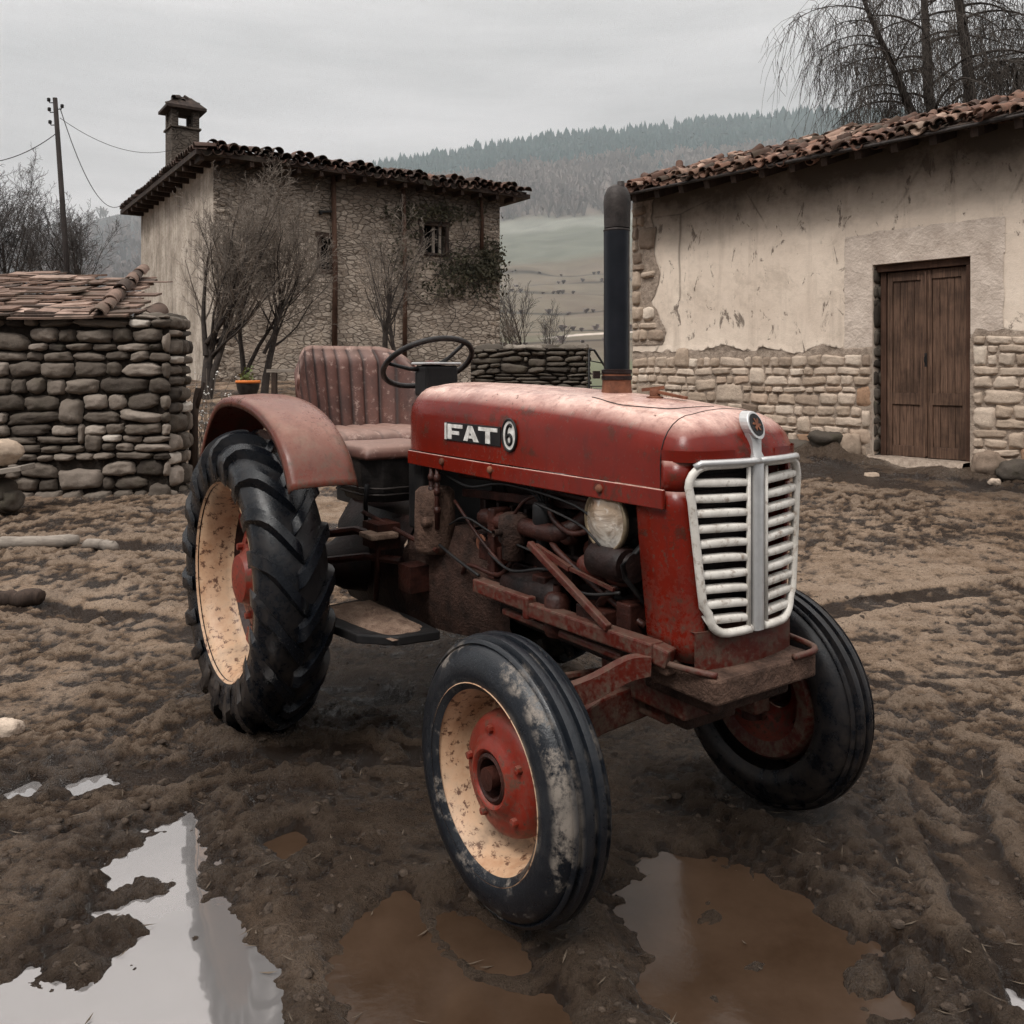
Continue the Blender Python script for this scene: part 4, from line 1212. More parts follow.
# front axle and tow plate
m = MB()
m.grid([[(x_, y, z) for x_, z in ((-.045, zc_ - .055), (.045, zc_ - .055), (.045, zc_ + .05), (-.045, zc_ + .05))] for y, zc_ in ((-.47, .40), (-.40, .42), (-.24, .47), (0, .49), (.24, .47), (.40, .42), (.47, .40))], closed_u=True)
m.box((-.09, -.13, .50), (.26, .13, .66)); m.box((-.02, -.10, .45), (.16, .10, .52)); m.box((-.055, -.475, .33), (.055, -.40, .50)); m.box((-.055, .40, .33), (.055, .475, .50))
axle = m.build('front_axle', MAT['red_low'], tractor, bevel=.008)
for s in (-1, 1):
    m = MB(); m.tube([(0, s * .445, .30), (0, s * .445, .56)], .032, 12); m.tube([(0, s * .44, .37), (0, s * .60, .37)], .03, 12)
    m.build('spindle', MAT['engine_red'], axle, angle=40)
m = MB()
P = smooth_path([(-.06, -.43, .555), (.02, -.40, .56), (.10, -.33, .60), (.20, -.28, .672), (.26, -.255, .69)], 5)
rows = [[(p.x - .012, p.y, p.z - .03 - .02 * math.sin(i / len(P) * 3.1)), (p.x + .012, p.y - .01, p.z - .03 - .02 * math.sin(i / len(P) * 3.1)), (p.x + .016, p.y - .012, p.z + .016), (p.x - .016, p.y, p.z + .016)] for i, p in enumerate(P)]
ids = m.grid(rows, closed_u=True); m.f += [ids[0][::-1], list(ids[-1])]
m.lathe([(0, .60), (.022, .595), (.03, .575), (.03, .54), (.02, .52), (0, .52)], 14, 'z', (-.04, -.43, 0))
m.tube([(-.20, -.40, .52), (-.16, .0, .50), (-.20, .40, .52)], .014, 8); m.tube([(-.20, -.40, .52), (-.05, -.43, .54)], .02, 8); m.tube([(-.20, .40, .52), (-.05, .43, .54)], .02, 8)
m.build('steering_arm', MAT['red_low'], axle, angle=40)
m = MB()
m.box((.20, -.200, .610), (.435, .200, .676)); m.box((.20, -.235, .655), (.30, -.17, .69)); m.box((.20, .17, .655), (.30, .235, .69))
m.build('tow_plate', MAT['crust_mid'], tractor, bevel=.008)
for P in ([(.20, -.243, .69), (.33, -.225, .688), (.425, -.185, .684)], [(.20, .243, .69), (.38, .22, .688), (.435, .19, .684), (.437, .1, .682)]):
    m = MB(); m.tube(smooth_path(P, 5), .009, 8); m.build('tow_plate_rim', MAT['red_low'], tractor, smooth=True)
m = MB(); m.box((.12, -.150, .560), (.385, .150, .632)); m.box((.06, -.10, .46), (.24, .10, .555))
m.build('axle_support', MAT['crust_red'], tractor, bevel=.012)


# wheels
def tyre_profile(r0, r1, w, n=9, square=.8):
    P = [(r0 - .012, -w * .40), (r0 + .008, -w * .47)]
    for k in range(n):
        a = k / (n - 1) * math.pi
        c_, s_ = math.cos(a), math.sin(a)
        y = -w / 2 * math.copysign(abs(c_) ** square, c_); r = r0 + .02 + (r1 - r0 - .02) * abs(s_) ** square
        P.append((r, y))
    return P + [(r0 + .008, w * .47), (r0 - .012, w * .40)]


def front_wheel(side, label):
    o = bpy.data.objects.new('front_wheel', None); o.empty_display_size = .1; col.objects.link(o); o.parent = tractor; o['label'] = label
    o.location = (0, side * .532, .37); o.rotation_euler = (0, 0, R(1.2))
    m = MB(); w = .19
    prof = [(.232, -.075), (.250, -.088)]
    for k in range(1, 9):
        a = k / 9 * math.pi / 2
        prof.append((.252 + .098 * math.sin(a) ** .9, -.0945 * max(math.cos(a), 0) ** .55 if k < 8 else -.058))
    prof += [(.356, -.054), (.3585, -.050), (.351, -.046), (.3505, -.036), (.366, -.031), (.369, -.018), (.367, -.009), (.356, -.006)]
    prof += [(r, -y) for r, y in prof[::-1]]
    m.lathe(prof, 96, 'y')
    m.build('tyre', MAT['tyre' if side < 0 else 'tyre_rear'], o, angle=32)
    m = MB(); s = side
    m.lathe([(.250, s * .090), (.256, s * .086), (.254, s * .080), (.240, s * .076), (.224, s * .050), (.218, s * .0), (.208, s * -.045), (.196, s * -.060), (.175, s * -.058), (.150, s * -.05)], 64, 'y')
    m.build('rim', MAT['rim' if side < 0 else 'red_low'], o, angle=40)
    m = MB()
    m.lathe([(.166, s * -.040), (.165, s * -.012), (.160, s * .012), (.150, s * .028), (.134, s * .036), (.114, s * .038), (.098, s * .046), (.086, s * .058), (.076, s * .062), (.068, s * .058), (.062, s * .040)], 48, 'y')
    hub = m.build('hub', MAT['red_rim'], o, angle=45)
    m = MB(); m.lathe([(.064, s * .050), (.064, s * .056), (.056, s * .060), (.050, s * .056), (.046, s * .030), (.040, s * .012), (.020, s * .010), (.016, s * .022), (.0, s * .024)], 32, 'y')
    m.build('cap', MAT['engine_red'], hub, angle=40)
    for k in range(5):
        m = MB()
        a = 6.2832 * k / 5 + .5
        m.lathe([(0, s * .052), (.010, s * .050), (.012, s * .043), (.012, s * .02)], 8, 'y', (.122 * math.cos(a), 0, .122 * math.sin(a)))
        m.build('wheel_nut', MAT['red_rim'], hub, angle=40)
    return o


front_wheel(-1, 'front wheel with muddy ribbed tyre, cream rim and red hub'); front_wheel(1, 'shaded front wheel with clean wet tyre')


def rear_wheel(side, label):
    o = bpy.data.objects.new('rear_wheel', None); o.empty_display_size = .1; col.objects.link(o); o.parent = tractor; o['label'] = label
    o.location = (-1.63, side * .705, .60); s = side
    m = MB(); w = .265
    def rad(y):
        q = min(abs(y) / (w / 2), 1)
        return .572 - .045 * q ** 3 - .02 * q ** 8
    prof = [(.385, -.10), (.402, -.118), (.43, -.127), (.47, -.134), (.505, -.134)] + [(rad(y), y) for y in np.linspace(-.130, .130, 15)]
    prof += [(.505, .134), (.47, .134), (.43, .127), (.402, .118), (.385, .10)]
    m.lathe(prof, 80, 'y')
    n = 19
    for sd_ in (-1, 1):
        for k in range(n):
            a0 = 6.2832 * (k + (.5 if sd_ > 0 else 0)) / n
            rows = []
            for j in range(13):
                q = j / 12
                if q < .80:
                    y = sd_ * (-.012 + .150 * q / .80); r = rad(y); hgt = .038
                    if q < .1: hgt *= q / .1 * .6 + .4
                    ang = a0 + .36 * (q / .80) ** 1.15
                else:
                    u_ = (q - .80) / .20
                    y = sd_ * (.138 - .004 * u_); r = rad(.13) - .004 - .10 * u_; hgt = .030 * (1 - u_) + .002; ang = a0 + .36 + .03 * u_
                wd = .030 - .004 * q
                side_ = min(1, max(0, (abs(y) - .10) / .035))
                nr = Vector((1 - .75 * side_, sd_ * side_ * .75)).normalized()
                row = []
                for dw, dh in ((-1.25, -.15), (-.85, 1), (.85, 1), (1.25, -.15)):
                    rr2 = r + nr.x * hgt * dh; yy = y + nr.y * hgt * dh * .55
                    aa = ang + dw * wd / r
                    row.append((rr2 * math.cos(aa), yy, rr2 * math.sin(aa)))
                rows.append(row)
            ids = m.grid(rows); m.f += [ids[0][::-1], list(ids[-1])]
    m.build('tyre', MAT['tyre_rear'], o, angle=38)
    m = MB()
    m.lathe([(.392, s * .112), (.400, s * .120), (.398, s * .110), (.385, s * .104), (.365, s * .080), (.356, s * .045), (.350, s * .0), (.345, s * -.022), (.335, s * -.030)], 72, 'y')
    m.build('rim', MAT['rim'], o, angle=40)
    m = MB(); m.lathe([(.338, s * -.031), (.32, s * -.060), (.24, s * -.066)], 72, 'y'); m.build('back_plate', MAT['engine_red'], o, angle=40)
    m = MB()
    m.lathe([(.262, s * -.072), (.258, s * -.05), (.245, s * -.034), (.20, s * -.012), (.15, s * .004), (.12, s * .010), (.105, s * .030), (.095, s * .052), (.06, s * .060), (0, s * .062)], 48, 'y')
    disc = m.build('wheel_disc', MAT['red_rim'], o, angle=40)
    for k in range(8):
        m = MB()
        a = 6.2832 * k / 8
        m.lathe([(0, s * .026), (.014, s * .025), (.016, s * .014), (.016, s * -.01)], 8, 'y', (.155 * math.cos(a), 0, .155 * math.sin(a)))
        m.build('wheel_nut', MAT['red_rim'], disc, angle=40)
    for k in range(6):
        m = MB()
        a = 6.2832 * k / 6 + .2
        m.box((-.03, min(s * -.06, s * -.015), -.022), (.03, max(s * -.06, s * -.015), .022), Matrix.Translation((.28 * math.cos(a), 0, .28 * math.sin(a))) @ Matrix.Rotation(-a, 4, 'Y'))
        m.build('rim_lug', MAT['red_rim'], disc, angle=40)
    return o


rear_wheel(-1, 'rear wheel with worn lugged tyre and cream rim'); rear_wheel(1, 'shaded rear wheel with lugged tyre')


# fenders
def fender(s):
    arc = smooth_path([(-.925, 0, 1.045), (-1.00, 0, 1.155), (-1.12, 0, 1.245), (-1.30, 0, 1.308), (-1.50, 0, 1.338), (-1.68, 0, 1.340), (-1.83, 0, 1.312), (-1.95, 0, 1.235), (-2.06, 0, 1.11), (-2.16, 0, .95), (-2.22, 0, .80)], 4)
    m = MB(); rows = []
    for i, p in enumerate(arc):
        d = (arc[min(i + 1, len(arc) - 1)] - arc[max(i - 1, 0)]).normalized(); nrm = Vector((d.z, 0, -d.x))
        if nrm.z < 0: nrm = -nrm
        row = []
        for y, dn in ((-.79, -.035), (-.792, -.012), (-.783, .0), (-.76, .006), (-.66, .012), (-.59, .008), (-.555, .0), (-.54, -.02)):
            q = p + nrm * dn; row.append((q.x, -s * y * -1 if s < 0 else -y, q.z))
        rows.append(row)
    rows = [[(x_, s * abs(y), z) for x_, y, z in r] for r in rows]
    m.grid(rows)
    # inner guard sheet down to the axle housing
    inn = [(p.x, s * .513, p.z - .015) for p in arc]
    f = m.build('fender', MAT['fender'], tractor, angle=55)
    k = f.modifiers.new('skin', 'SOLIDIFY'); k.thickness = .005; k.offset = 0
    return f


fender(-1)['label'] = 'faded pinkish red fender over the lugged tyre'
fender(1)

# seat
sm = MB()
us = np.linspace(-1, 1, 109)
rows_f, rows_b = [], []
for j in range(15):
    v = j / 14
    rf, rb = [], []
    for u in us:
        wv = .365 * (1 - .10 * (1 - v)) * (1 if v < .75 else math.sqrt(max(0, 1 - ((v - .75) / .25) ** 2 * .16)))
        y = u * wv
        x_ = -2.16 - .07 * (v - .3) + .27 * abs(u) ** 2.6
        z = 1.17 + v * .40 - .17 * (1 - math.sqrt(max(0, 1 - min(1, max(0, abs(u) - .50) / .5) ** 2))) * v
        ph = abs(u) * 5 + .5; pleat = abs(math.sin(math.pi * (u * 5.0 + .5)))
        edge = 1 - max(0, abs(u) - .9) / .1 * .9
        pv = .024 * pleat ** .5 * edge * (1 if v < .93 else .6)
        endt = math.sin(math.pi * min(v, 1 - .0) ** 1) if False else 1
        roll = .03 * sstep(.86, 1.0, np.array(v)).item()
        rf.append((x_ + pv - roll, y, z)); rb.append((x_ - .055 * (1 - .9 * max(0, abs(u) - .9) / .1) + roll * .6, y, z))
    rows_f.append((rf, [abs(math.sin(math.pi * (u * 5.0 + .5))) for u in us])); rows_b.append(rf and rb)
allrows = []
ids = []
for rf, tn in rows_f:
    r_ = []
    for p, q in zip(rf, tn):
        sm.tone = q; r_.append(sm.vert(p))
    ids.append(r_)
sm.tone = 1
top = [sm.vert(((a[0] + b[0]) / 2, a[1], a[2] + .022)) for a, b in zip(rows_f[-1][0], rows_b[-1])]
ids.append(top)
for rb in rows_b[::-1]: ids.append([sm.vert(p) for p in rb])
for i in range(len(ids) - 1):
    for j in range(len(us) - 1): sm.f.append([ids[i][j], ids[i][j + 1], ids[i + 1][j + 1], ids[i + 1][j]])
for e in (0, -1):
    sm.f.append([r_[e] for r_ in ids])
seat = bpy.data.objects.new('driver_seat', None); seat.empty_display_size = .1; col.objects.link(seat); seat.parent = tractor; seat.location = (-.13, 0, -.01)
sm.build('backrest', MAT['seat'], seat, smooth=True, tones=True)


def cushion(name, cx, cy, z0, lx, ly, h, mat, pleats, parent, front=.0, tones=True):
    m = MB(); n, k = 41, 25; ids = []
    for i in range(k):
        a = -1 + 2 * i / (k - 1); r_ = []
        for j in range(n):
            b = -1 + 2 * j / (n - 1)
            e = (1 - abs(a) ** 7) ** .5 * (1 - abs(b) ** 9) ** .5
            pl = abs(math.sin(math.pi * (b * pleats / 2 + .5))) if pleats else 1
            m.tone = .25 + .75 * pl
            r_.append(m.vert((cx + a * lx / 2, cy + b * ly / 2 * (1 - .12 * max(0, -a)), z0 + h * (.25 + .75 * e) * (1 - front * max(0, a) ** 4) + .010 * pl * e - .012 * (1 - (a * a)) * (1 - b * b))))
        ids.append(r_)
    m.tone = .6
    for i in range(k - 1):
        for j in range(n - 1): m.f.append([ids[i][j], ids[i][j + 1], ids[i + 1][j + 1], ids[i + 1][j]])
    ring = ids[0] + [r_[-1] for r_ in ids[1:]] + ids[-1][::-1][1:] + [r_[0] for r_ in ids[::-1][1:-1]]
    low = [m.vert((m.v[q][0] * .97 + cx * .03, m.v[q][1] * .97 + cy * .03, z0)) for q in ring]
    for q in range(len(ring)): m.f.append([ring[q], ring[(q + 1) % len(ring)], low[(q + 1) % len(ring)], low[q]])
    m.f.append(low)
    return m.build(name, mat, parent, smooth=True, tones=tones)


cushion('cushion', -1.88, 0, 1.10, .54, .64, .085, MAT['seat'], 7, seat, .15)
m = MB(); m.box((-2.14, -.26, 1.02), (-1.74, .26, 1.083)); m.box((-2.0, -.12, .82), (-1.8, .12, 1.02))
for y in (-.2, .2): m.bar((-2.2, y, 1.05), (-2.26, y, 1.48), .03, .02, up=(1, 0, 0))
m.build('seat_frame', MAT['black'], seat, bevel=.008)
pad = cushion('tool_box_pad', -1.50, -.15, 1.085, .38, .38, .055, MAT['seat'], 0, tractor, .1)
m = MB()
m.grid([[(-1.50 + a * .17 * k, -.15 + b * .17 * k, z) for a, b in ((-1, -1), (.6, -1), (1, -.6), (1, .6), (.6, 1), (-1, 1))] for z, k in ((.90, .80), (.93, .86), (.935, .90), (1.0, .97), (1.088, 1.04))], closed_u=True)
m.build('tool_box', MAT['leather_black'], tractor, bevel=.006)
m = MB()
for z, k in ((.962, .95), (.935, .92)):
    m.tube([(-1.50 + a * .18 * k, -.15 + b * .18 * k, z) for a, b in ((-1, -1), (.6, -1), (1, -.6), (1, .6), (.6, 1), (-1, 1))], .005, 6, closed=True)
m.build('tool_box_trim', MAT['pipe_top'], tractor, smooth=True)

# steering wheel, column and dashboard
SA = R(31); SC = Vector((-1.425, .01, 1.485))
ax_ = Vector((-math.sin(SA), 0, math.cos(SA))); ex = Vector((math.cos(SA), 0, math.sin(SA))); ey = Vector((0, 1, 0))
m = MB(); m.tube([SC + (ex * math.cos(6.2832 * k / 56) + ey * math.sin(6.2832 * k / 56)) * .200 for k in range(56)], .0125, 10, closed=True)
sw = m.build('steering_wheel', MAT['leather_black'], tractor, smooth=True)
m = MB()
for a in (-90, 30, 150):
    d = ex * math.cos(R(a)) + ey * math.sin(R(a)); m.tube([SC - ax_ * .035, SC + d * .1 - ax_ * .03, SC + d * .205], [.012, .009, .008], 8)
m.build('spokes', MAT['black'], sw, smooth=True)
m = MB(); M = Matrix.Translation(SC) @ ax_.to_track_quat('Z', 'Y').to_matrix().to_4x4()
m.lathe([(0, .0), (.03, -.004), (.036, -.016), (.036, -.05), (.022, -.06), (.022, -.30)], 18, 'z', M=M)
m.build('steering_column', MAT['red_low'], tractor, angle=40)
m = MB(); m.box((-1.44, -.05, 1.34), (-1.33, .11, 1.474))
dash = m.build('dashboard', MAT['black'], tractor, bevel=.012)
m = MB(); m.box((-1.45, -.06, 1.477), (-1.32, .12, 1.488)); m.build('top_edge', MAT['chrome'], dash, bevel=.004)
m = MB()
for y in (-.005, .07): m.lathe([(0, -1.443), (.030, -1.443), (.033, -1.44)], 16, 'x', (0, y, 1.42))
m.build('gauges', MAT['chrome'], dash, smooth=True)

# foot plates, levers, axle stays
for s in (-1, 1):
    m = MB()
    pl = [(-1.45, .30), (-1.43, .50), (-1.25, .56), (-1.0, .52), (-.86, .42), (-.84, .26), (-1.1, .24), (-1.3, .26)]
    m.prism([(a, s * b) for a, b in pl], .455, .49, lambda a, b, h: (a, b, h + (.01 if a > -1 else 0)))
    fp = m.build('foot_plate', MAT['black'], tractor, bevel=.006)
    m = MB(); n_ = 16
    rr4 = random.Random(4)
    rows = []
    for i in range(14):
        a = i / 13
        rows.append([(-1.42 + .56 * a, s * (.27 + .25 * b * (1 - .3 * a)), .488 + .030 * math.sin(math.pi * a) ** .5 * math.sin(math.pi * b) ** .5 * (.6 + .6 * rr4.random())) for b in np.linspace(0, 1, 12)])
    m.grid(rows); m.build('mud_cake', MAT['crust'], fp, smooth=True)
m = MB(); m.tube([(-1.30, -.30, .52), (-1.24, -.32, .70), (-1.22, -.33, .79)], .012, 8); lev = m.build('clutch_pedal', MAT['engine_red'], tractor, smooth=True)
m = MB(); m.box((-1.27, -.39, .79), (-1.15, -.27, .812)); m.build('pad', MAT['crust'], lev, bevel=.006)
m = MB(); m.tube([(-1.48, -.26, .80), (-1.40, -.30, .90), (-1.36, -.31, .98)], .010, 8); m.tube([(-1.2, .1, .82), (-1.3, .1, 1.1), (-1.36, .1, 1.28)], .009, 8)
m.lathe([(0, 1.30), (.018, 1.295), (.02, 1.28), (0, 1.26)], 10, 'z', (-1.365, .1, 0))
m.build('gear_levers', MAT['black'], tractor, smooth=True)
m = MB()
m.tube([(-1.55, -.48, .76), (-1.36, -.36, .80), (-1.2, -.30, .78)], .018, 8); m.tube([(-1.5, -.46, .66), (-1.3, -.34, .70), (-1.15, -.26, .70)], .016, 8); m.tube([(-1.42, -.3, .86), (-1.1, -.25, .80), (-.9, -.24, .78)], .010, 8)
m.box((-1.34, -.34, .74), (-1.20, -.24, .84)); m.box((-1.12, -.29, .60), (-1.02, -.2, .70))
m.build('brake_rods', MAT['engine_red'], tractor, angle=40)

# ------------------------------------------------------------------ masonry, roofs
def masonry(m, x0, x1, z0, z1, P, wr=(.15, .4), hr=(.08, .16), dep=.06, gap=.010, seed=1, skip=None, res=9, tones=(0., 1.), big=.06, rnd=.16, power=3.2):
    """irregular stones laid in wavering courses over x0..x1, z0..z1; P(x, z, d) gives the point d in front of the wall face"""
    r = random.Random(seed); stones = []; z = z0; taken = []; ci = 0
    while z < z1 - .02:
        h = r.uniform(*hr) * r.choice((.8, 1, 1, 1.15)); h = min(h, z1 - z) if z1 - z > .04 else .04
        nxt = []; x = x0 - r.uniform(0, wr[0]) * .5; fl = r.uniform(0, 40)
        while x < x1 - .03:
            w = r.uniform(*wr) * r.choice((.62, .8, 1, 1, 1.25)); w = max(w, h * .75)
            blk = next((t_ for t_ in taken if t_[0] - .03 < x < t_[1] - .015), None)
            if blk: x = blk[1]; continue
            lim = min([t_[0] for t_ in taken if t_[0] > x] + [x1])
            if x + w > lim - wr[0] * .4: w = lim - x
            if w < .03: x = lim + .001; continue
            hh = h
            if r.random() < big and z + 2 * h < z1: hh = h + r.uniform(*hr) * .9; w = max(w, hh * .9); w = min(w, lim - x); nxt.append((x, x + w))
            stones.append((max(x, x0), min(x + w, x1), z, z + hh * r.uniform(.90, 1.04), fl))
            x += w
        z += h; taken = nxt; ci += 1
    for xa, xb, zb, zt, fl in stones:
        cx, cz = (xa + xb) / 2, (zb + zt) / 2
        cz += .022 * mnoise.noise((cx * 1.3, cz * .8, seed)) + .010 * mnoise.noise((cx * 4, cz * 3, seed + 3))
        if skip and skip(cx, cz): continue
        sx, sz = (xb - xa) / 2 - gap * r.uniform(.5, 1.3), (zt - zb) / 2 - gap * r.uniform(.4, 1.2)
        if sx < .012 or sz < .01: continue
        m.tone = min(.97, max(0, r.gauss((tones[0] + tones[1]) / 2, .22)))
        if r.random() < .025: m.tone = 1
        dd = dep * r.uniform(.6, 1.25); ph = r.uniform(0, 50); tl = r.gauss(0, .06); tx_ = r.uniform(-.35, .35); tz_ = r.uniform(-.35, .35)
        wed = r.uniform(-.26, .26); wed2 = r.uniform(-.26, .26); pw_ = power * r.uniform(.75, 1.4); rd_ = rnd * r.uniform(.5, 1.5)
        nx = res if sx < .12 else res + 4
        rows = []
        for a_ in np.linspace(-1, 1, res):
            row = []
            for b_ in np.linspace(-1, 1, nx):
                a, b = a_, b_
                xx = b * (1 - rd_ * a * a * b * b) * (1 + wed * a * .5); zz = a * (1 - rd_ * 1.1 * b * b * a * a) * (1 + wed2 * b * .5)
                e = max(0, 1 - abs(a) ** pw_) * max(0, 1 - abs(b) ** pw_)
                nz_ = mnoise.noise((xx * sx * 9 + ph, zz * sz * 9, ph * .7)); nz2 = mnoise.noise((xx * sx * 26 + ph, zz * sz * 26, ph))
                d = dd * (e ** .42) * (1 + .30 * nz_ + .16 * nz2 + tx_ * .4 * b + tz_ * .4 * a)
                xx += .13 * mnoise.noise((b * 2 + ph, a * 2, 3.1)); zz += .16 * mnoise.noise((b * 2, a * 2 + ph, 7.7))
                row.append(P(cx + sx * xx - tl * sz * zz, cz + sz * zz + tl * sx * xx, d))
            rows.append(row)
        m.grid(rows)
    m.tone = .5


def barrel(m, p, d, u, L, r0, r1, n=7, flip=False, thick=.012, arc=math.pi):
    """a half-round clay tile from p along d, u = up"""
    d = Vector(d).normalized(); x = d.cross(Vector(u)).normalized(); u = x.cross(d).normalized()
    s = -1 if flip else 1
    rows = []
    for k, (t_, r) in enumerate(((0, r0), (L * .5, (r0 + r1) / 2), (L, r1))):
        row = []
        for j in range(n + 1):
            a = math.pi / 2 - arc / 2 + arc * j / n
            row.append(Vector(p) + d * t_ + x * r * math.cos(a) + u * r * math.sin(a) * s)
        for j in range(n, -1, -1):
            a = math.pi / 2 - arc / 2 + arc * j / n
            row.append(Vector(p) + d * t_ + x * (r - thick) * math.cos(a) + u * (r - thick) * math.sin(a) * s)
        rows.append(row)
    ids = m.grid(rows, closed_u=True)
    for r_ in (ids[0], ids[-1]):
        k = len(r_)
        for j in range(n): m.f.append([r_[j], r_[j + 1], r_[k - 2 - j], r_[k - 1 - j]])


def tiled_slope(m, x0, x1, eave, slope, length, pitch=.19, exp=.30, seed=1, chaos=.3, r=.088, up_to=99, missing=.03):
    """rows of pan and cover tiles on a plane rising from eave(x) -> point; local axes: x along the eave, +y up the slope"""
    q = random.Random(seed)
    cs, sn = math.cos(slope), math.sin(slope)
    d = Vector((0, cs, sn)); u = Vector((0, -sn, cs))
    n = int((x1 - x0) / pitch)
    for row in range(min(up_to, int(length / exp))):
        for k in range(n):
            x = x0 + (k + .5) * pitch
            base = Vector(eave(x)) + d * (row * exp)
            sag = .018 * math.sin(x * 1.7 + row * .3) + .012 * math.sin(x * 4.1)
            for cover in (0, 1):
                if q.random() < missing: continue
                j = chaos
                p = base + Vector((pitch / 2 * cover + q.gauss(0, .012 * j), q.gauss(0, .06 * j), 0)) + u * ((.03 if not cover else .060) + sag + abs(q.gauss(0, .02 * j)))
                dd = (d + Vector((q.gauss(0, .10 * j), 0, q.gauss(0, .08 * j) + .06))).normalized()
                uu = (u + Vector((q.gauss(0, .14 * j), 0, 0)))
                m.tone = min(1, max(0, q.gauss(.5, .26)))
                barrel(m, p, dd, uu, exp * q.uniform(1.25, 1.5), r * q.uniform(.95, 1.12), r * .80, 6, flip=not cover)
    m.tone = .5


def wall_grid(m, xs, zs, y, holes):
    for i in range(len(xs) - 1):
        for j in range(len(zs) - 1):
            cx, cz = (xs[i] + xs[i + 1]) / 2, (zs[j] + zs[j + 1]) / 2
            if any(a < cx < b and c < cz < d for a, b, c, d in holes): continue
            m.quad((xs[i], y, zs[j]), (xs[i + 1], y, zs[j]), (xs[i + 1], y, zs[j + 1]), (xs[i], y, zs[j + 1]))


def reveal(m, a, b, c, d, y, dep):
    m.quad((a, y, c), (a, y, d), (a, y + dep, d), (a, y + dep, c)); m.quad((b, y, c), (b, y + dep, c), (b, y + dep, d), (b, y, d))
    m.quad((a, y, c), (a, y + dep, c), (b, y + dep, c), (b, y, c)); m.quad((a, y, d), (b, y, d), (b, y + dep, d), (a, y + dep, d))


# ------------------------------------------------------------------ the cottage with the brown door
CA, CD = (1.88, 13.5), (.656, -.755)
cot = thing('cottage', 'long low cottage with pale flaking plaster, rubble stone base and brown double door', 'cottage', (*CA, 0), math.atan2(CD[1], CD[0]))
DX0, DX1, DZ0, DZ1 = 3.84, 4.97, .40, 2.74
W1, WT = 9.0, 4.3
hole = [(DX0, DX1, -1, DZ1)]
m = MB()
xs = sorted({0., W1, DX0, DX1, *np.linspace(0, W1, 19).tolist()}); zs = sorted({-.2, WT, DZ1, *np.linspace(-.2, WT, 10).tolist()})
wall_grid(m, xs, zs, 0, hole); reveal(m, DX0, DX1, -.2, DZ1, 0, .34)
m.quad((0, 0, -.2), (0, 0, WT), (0, 4.2, 5.6), (0, 4.2, -.2)); m.quad((W1, 0, -.2), (W1, 4.2, -.2), (W1, 4.2, 5.6), (W1, 0, WT)); m.quad((0, 4.2, -.2), (0, 4.2, 5.6), (W1, 4.2, 5.6), (W1, 4.2, -.2))
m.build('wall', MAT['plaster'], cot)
# rubble base left bare where the plaster has come away
rc5 = random.Random(3)
def top_edge(x): return 1.70 + .09 * mnoise.noise((x * .9, 2, 0)) + .07 * mnoise.noise((x * 2.7, 7, 0)) + .05 * mnoise.noise((x * 8, 4, 0)) + (.12 if x > 5 else 0)
def side_edge(z): return .50 + .13 * mnoise.noise((z * 2.2, 5, 1)) + .08 * mnoise.noise((z * 7, 1, 4)) - .09 * (z - 1.9)
def Pc(x, z, d): return (x, -.018 - d, z)
for args in ((.0, DX0 - .02, .05, 1.92, Pc, (.11, .36), (.075, .165), .038, .007, 4, lambda x, z: z > top_edge(x) - .03), (DX1 + .03, 8.6, .05, 1.98, Pc, (.12, .36), (.075, .16), .038, .007, 5, lambda x, z: z > top_edge(x) - .03)):
    m = MB(); masonry(m, *args, tones=(.25, .95), rnd=.07, power=5.5, big=.12); m.build('stone_base', MAT['pale_stone'], cot, smooth=True, tones=True)
m = MB(); masonry(m, .0, .62, 1.9, 4.0, Pc, (.15, .42), (.11, .26), .045, .012, 6, lambda x, z: x > side_edge(z) - .06, tones=(.1, .75), rnd=.10, power=4.5)
m.build('corner_stones', MAT['pale_stone'], cot, smooth=True, tones=True)
m = MB()
for a, b, n in ((0., DX0, 60), (DX1, 8.6, 56)):
    xs_ = np.linspace(a, b, n)
    m.grid([[(x, -.018 - .012 * mnoise.noise((x * 6, z * 6, 0)), min(z, top_edge(x) + .05)) for x in xs_] for z in np.linspace(.0, 1.95, 26)])
zs_ = np.linspace(1.85, 4.05, 34)
m.grid([[(x * (side_edge(z) + .06), -.016 - .010 * mnoise.noise((x * 5, z * 6, 2)), z) for x in np.linspace(0, 1, 9)] for z in zs_])
m.build('mortar_bed', MAT['mortar'], cot, smooth=True)
# broken plaster edge standing proud above the stones
for a, b in ((.55, DX0 - .38), (DX1 + .35, 8.6)):
    m = MB(); pts = np.linspace(a, b, 240)
    up_, lo_ = [], []
    for x in pts:
        z = top_edge(x) + .040 + .05 * mnoise.noise((x * 9, 1, 0)) + .045 * mnoise.noise((x * 23, 4, 0))
        up_.append((x, -.003, z + .10)); lo_.append((x, -.012 - .004 * mnoise.noise((x * 7, 3, 0)), z))
    m.grid([up_, [(x, y + .004, z + .03) for x, y, z in lo_], lo_, [(x, -.002, z - .004) for x, y, z in lo_]])
    m.build('plaster_edge', MAT['plaster'], cot, smooth=True)
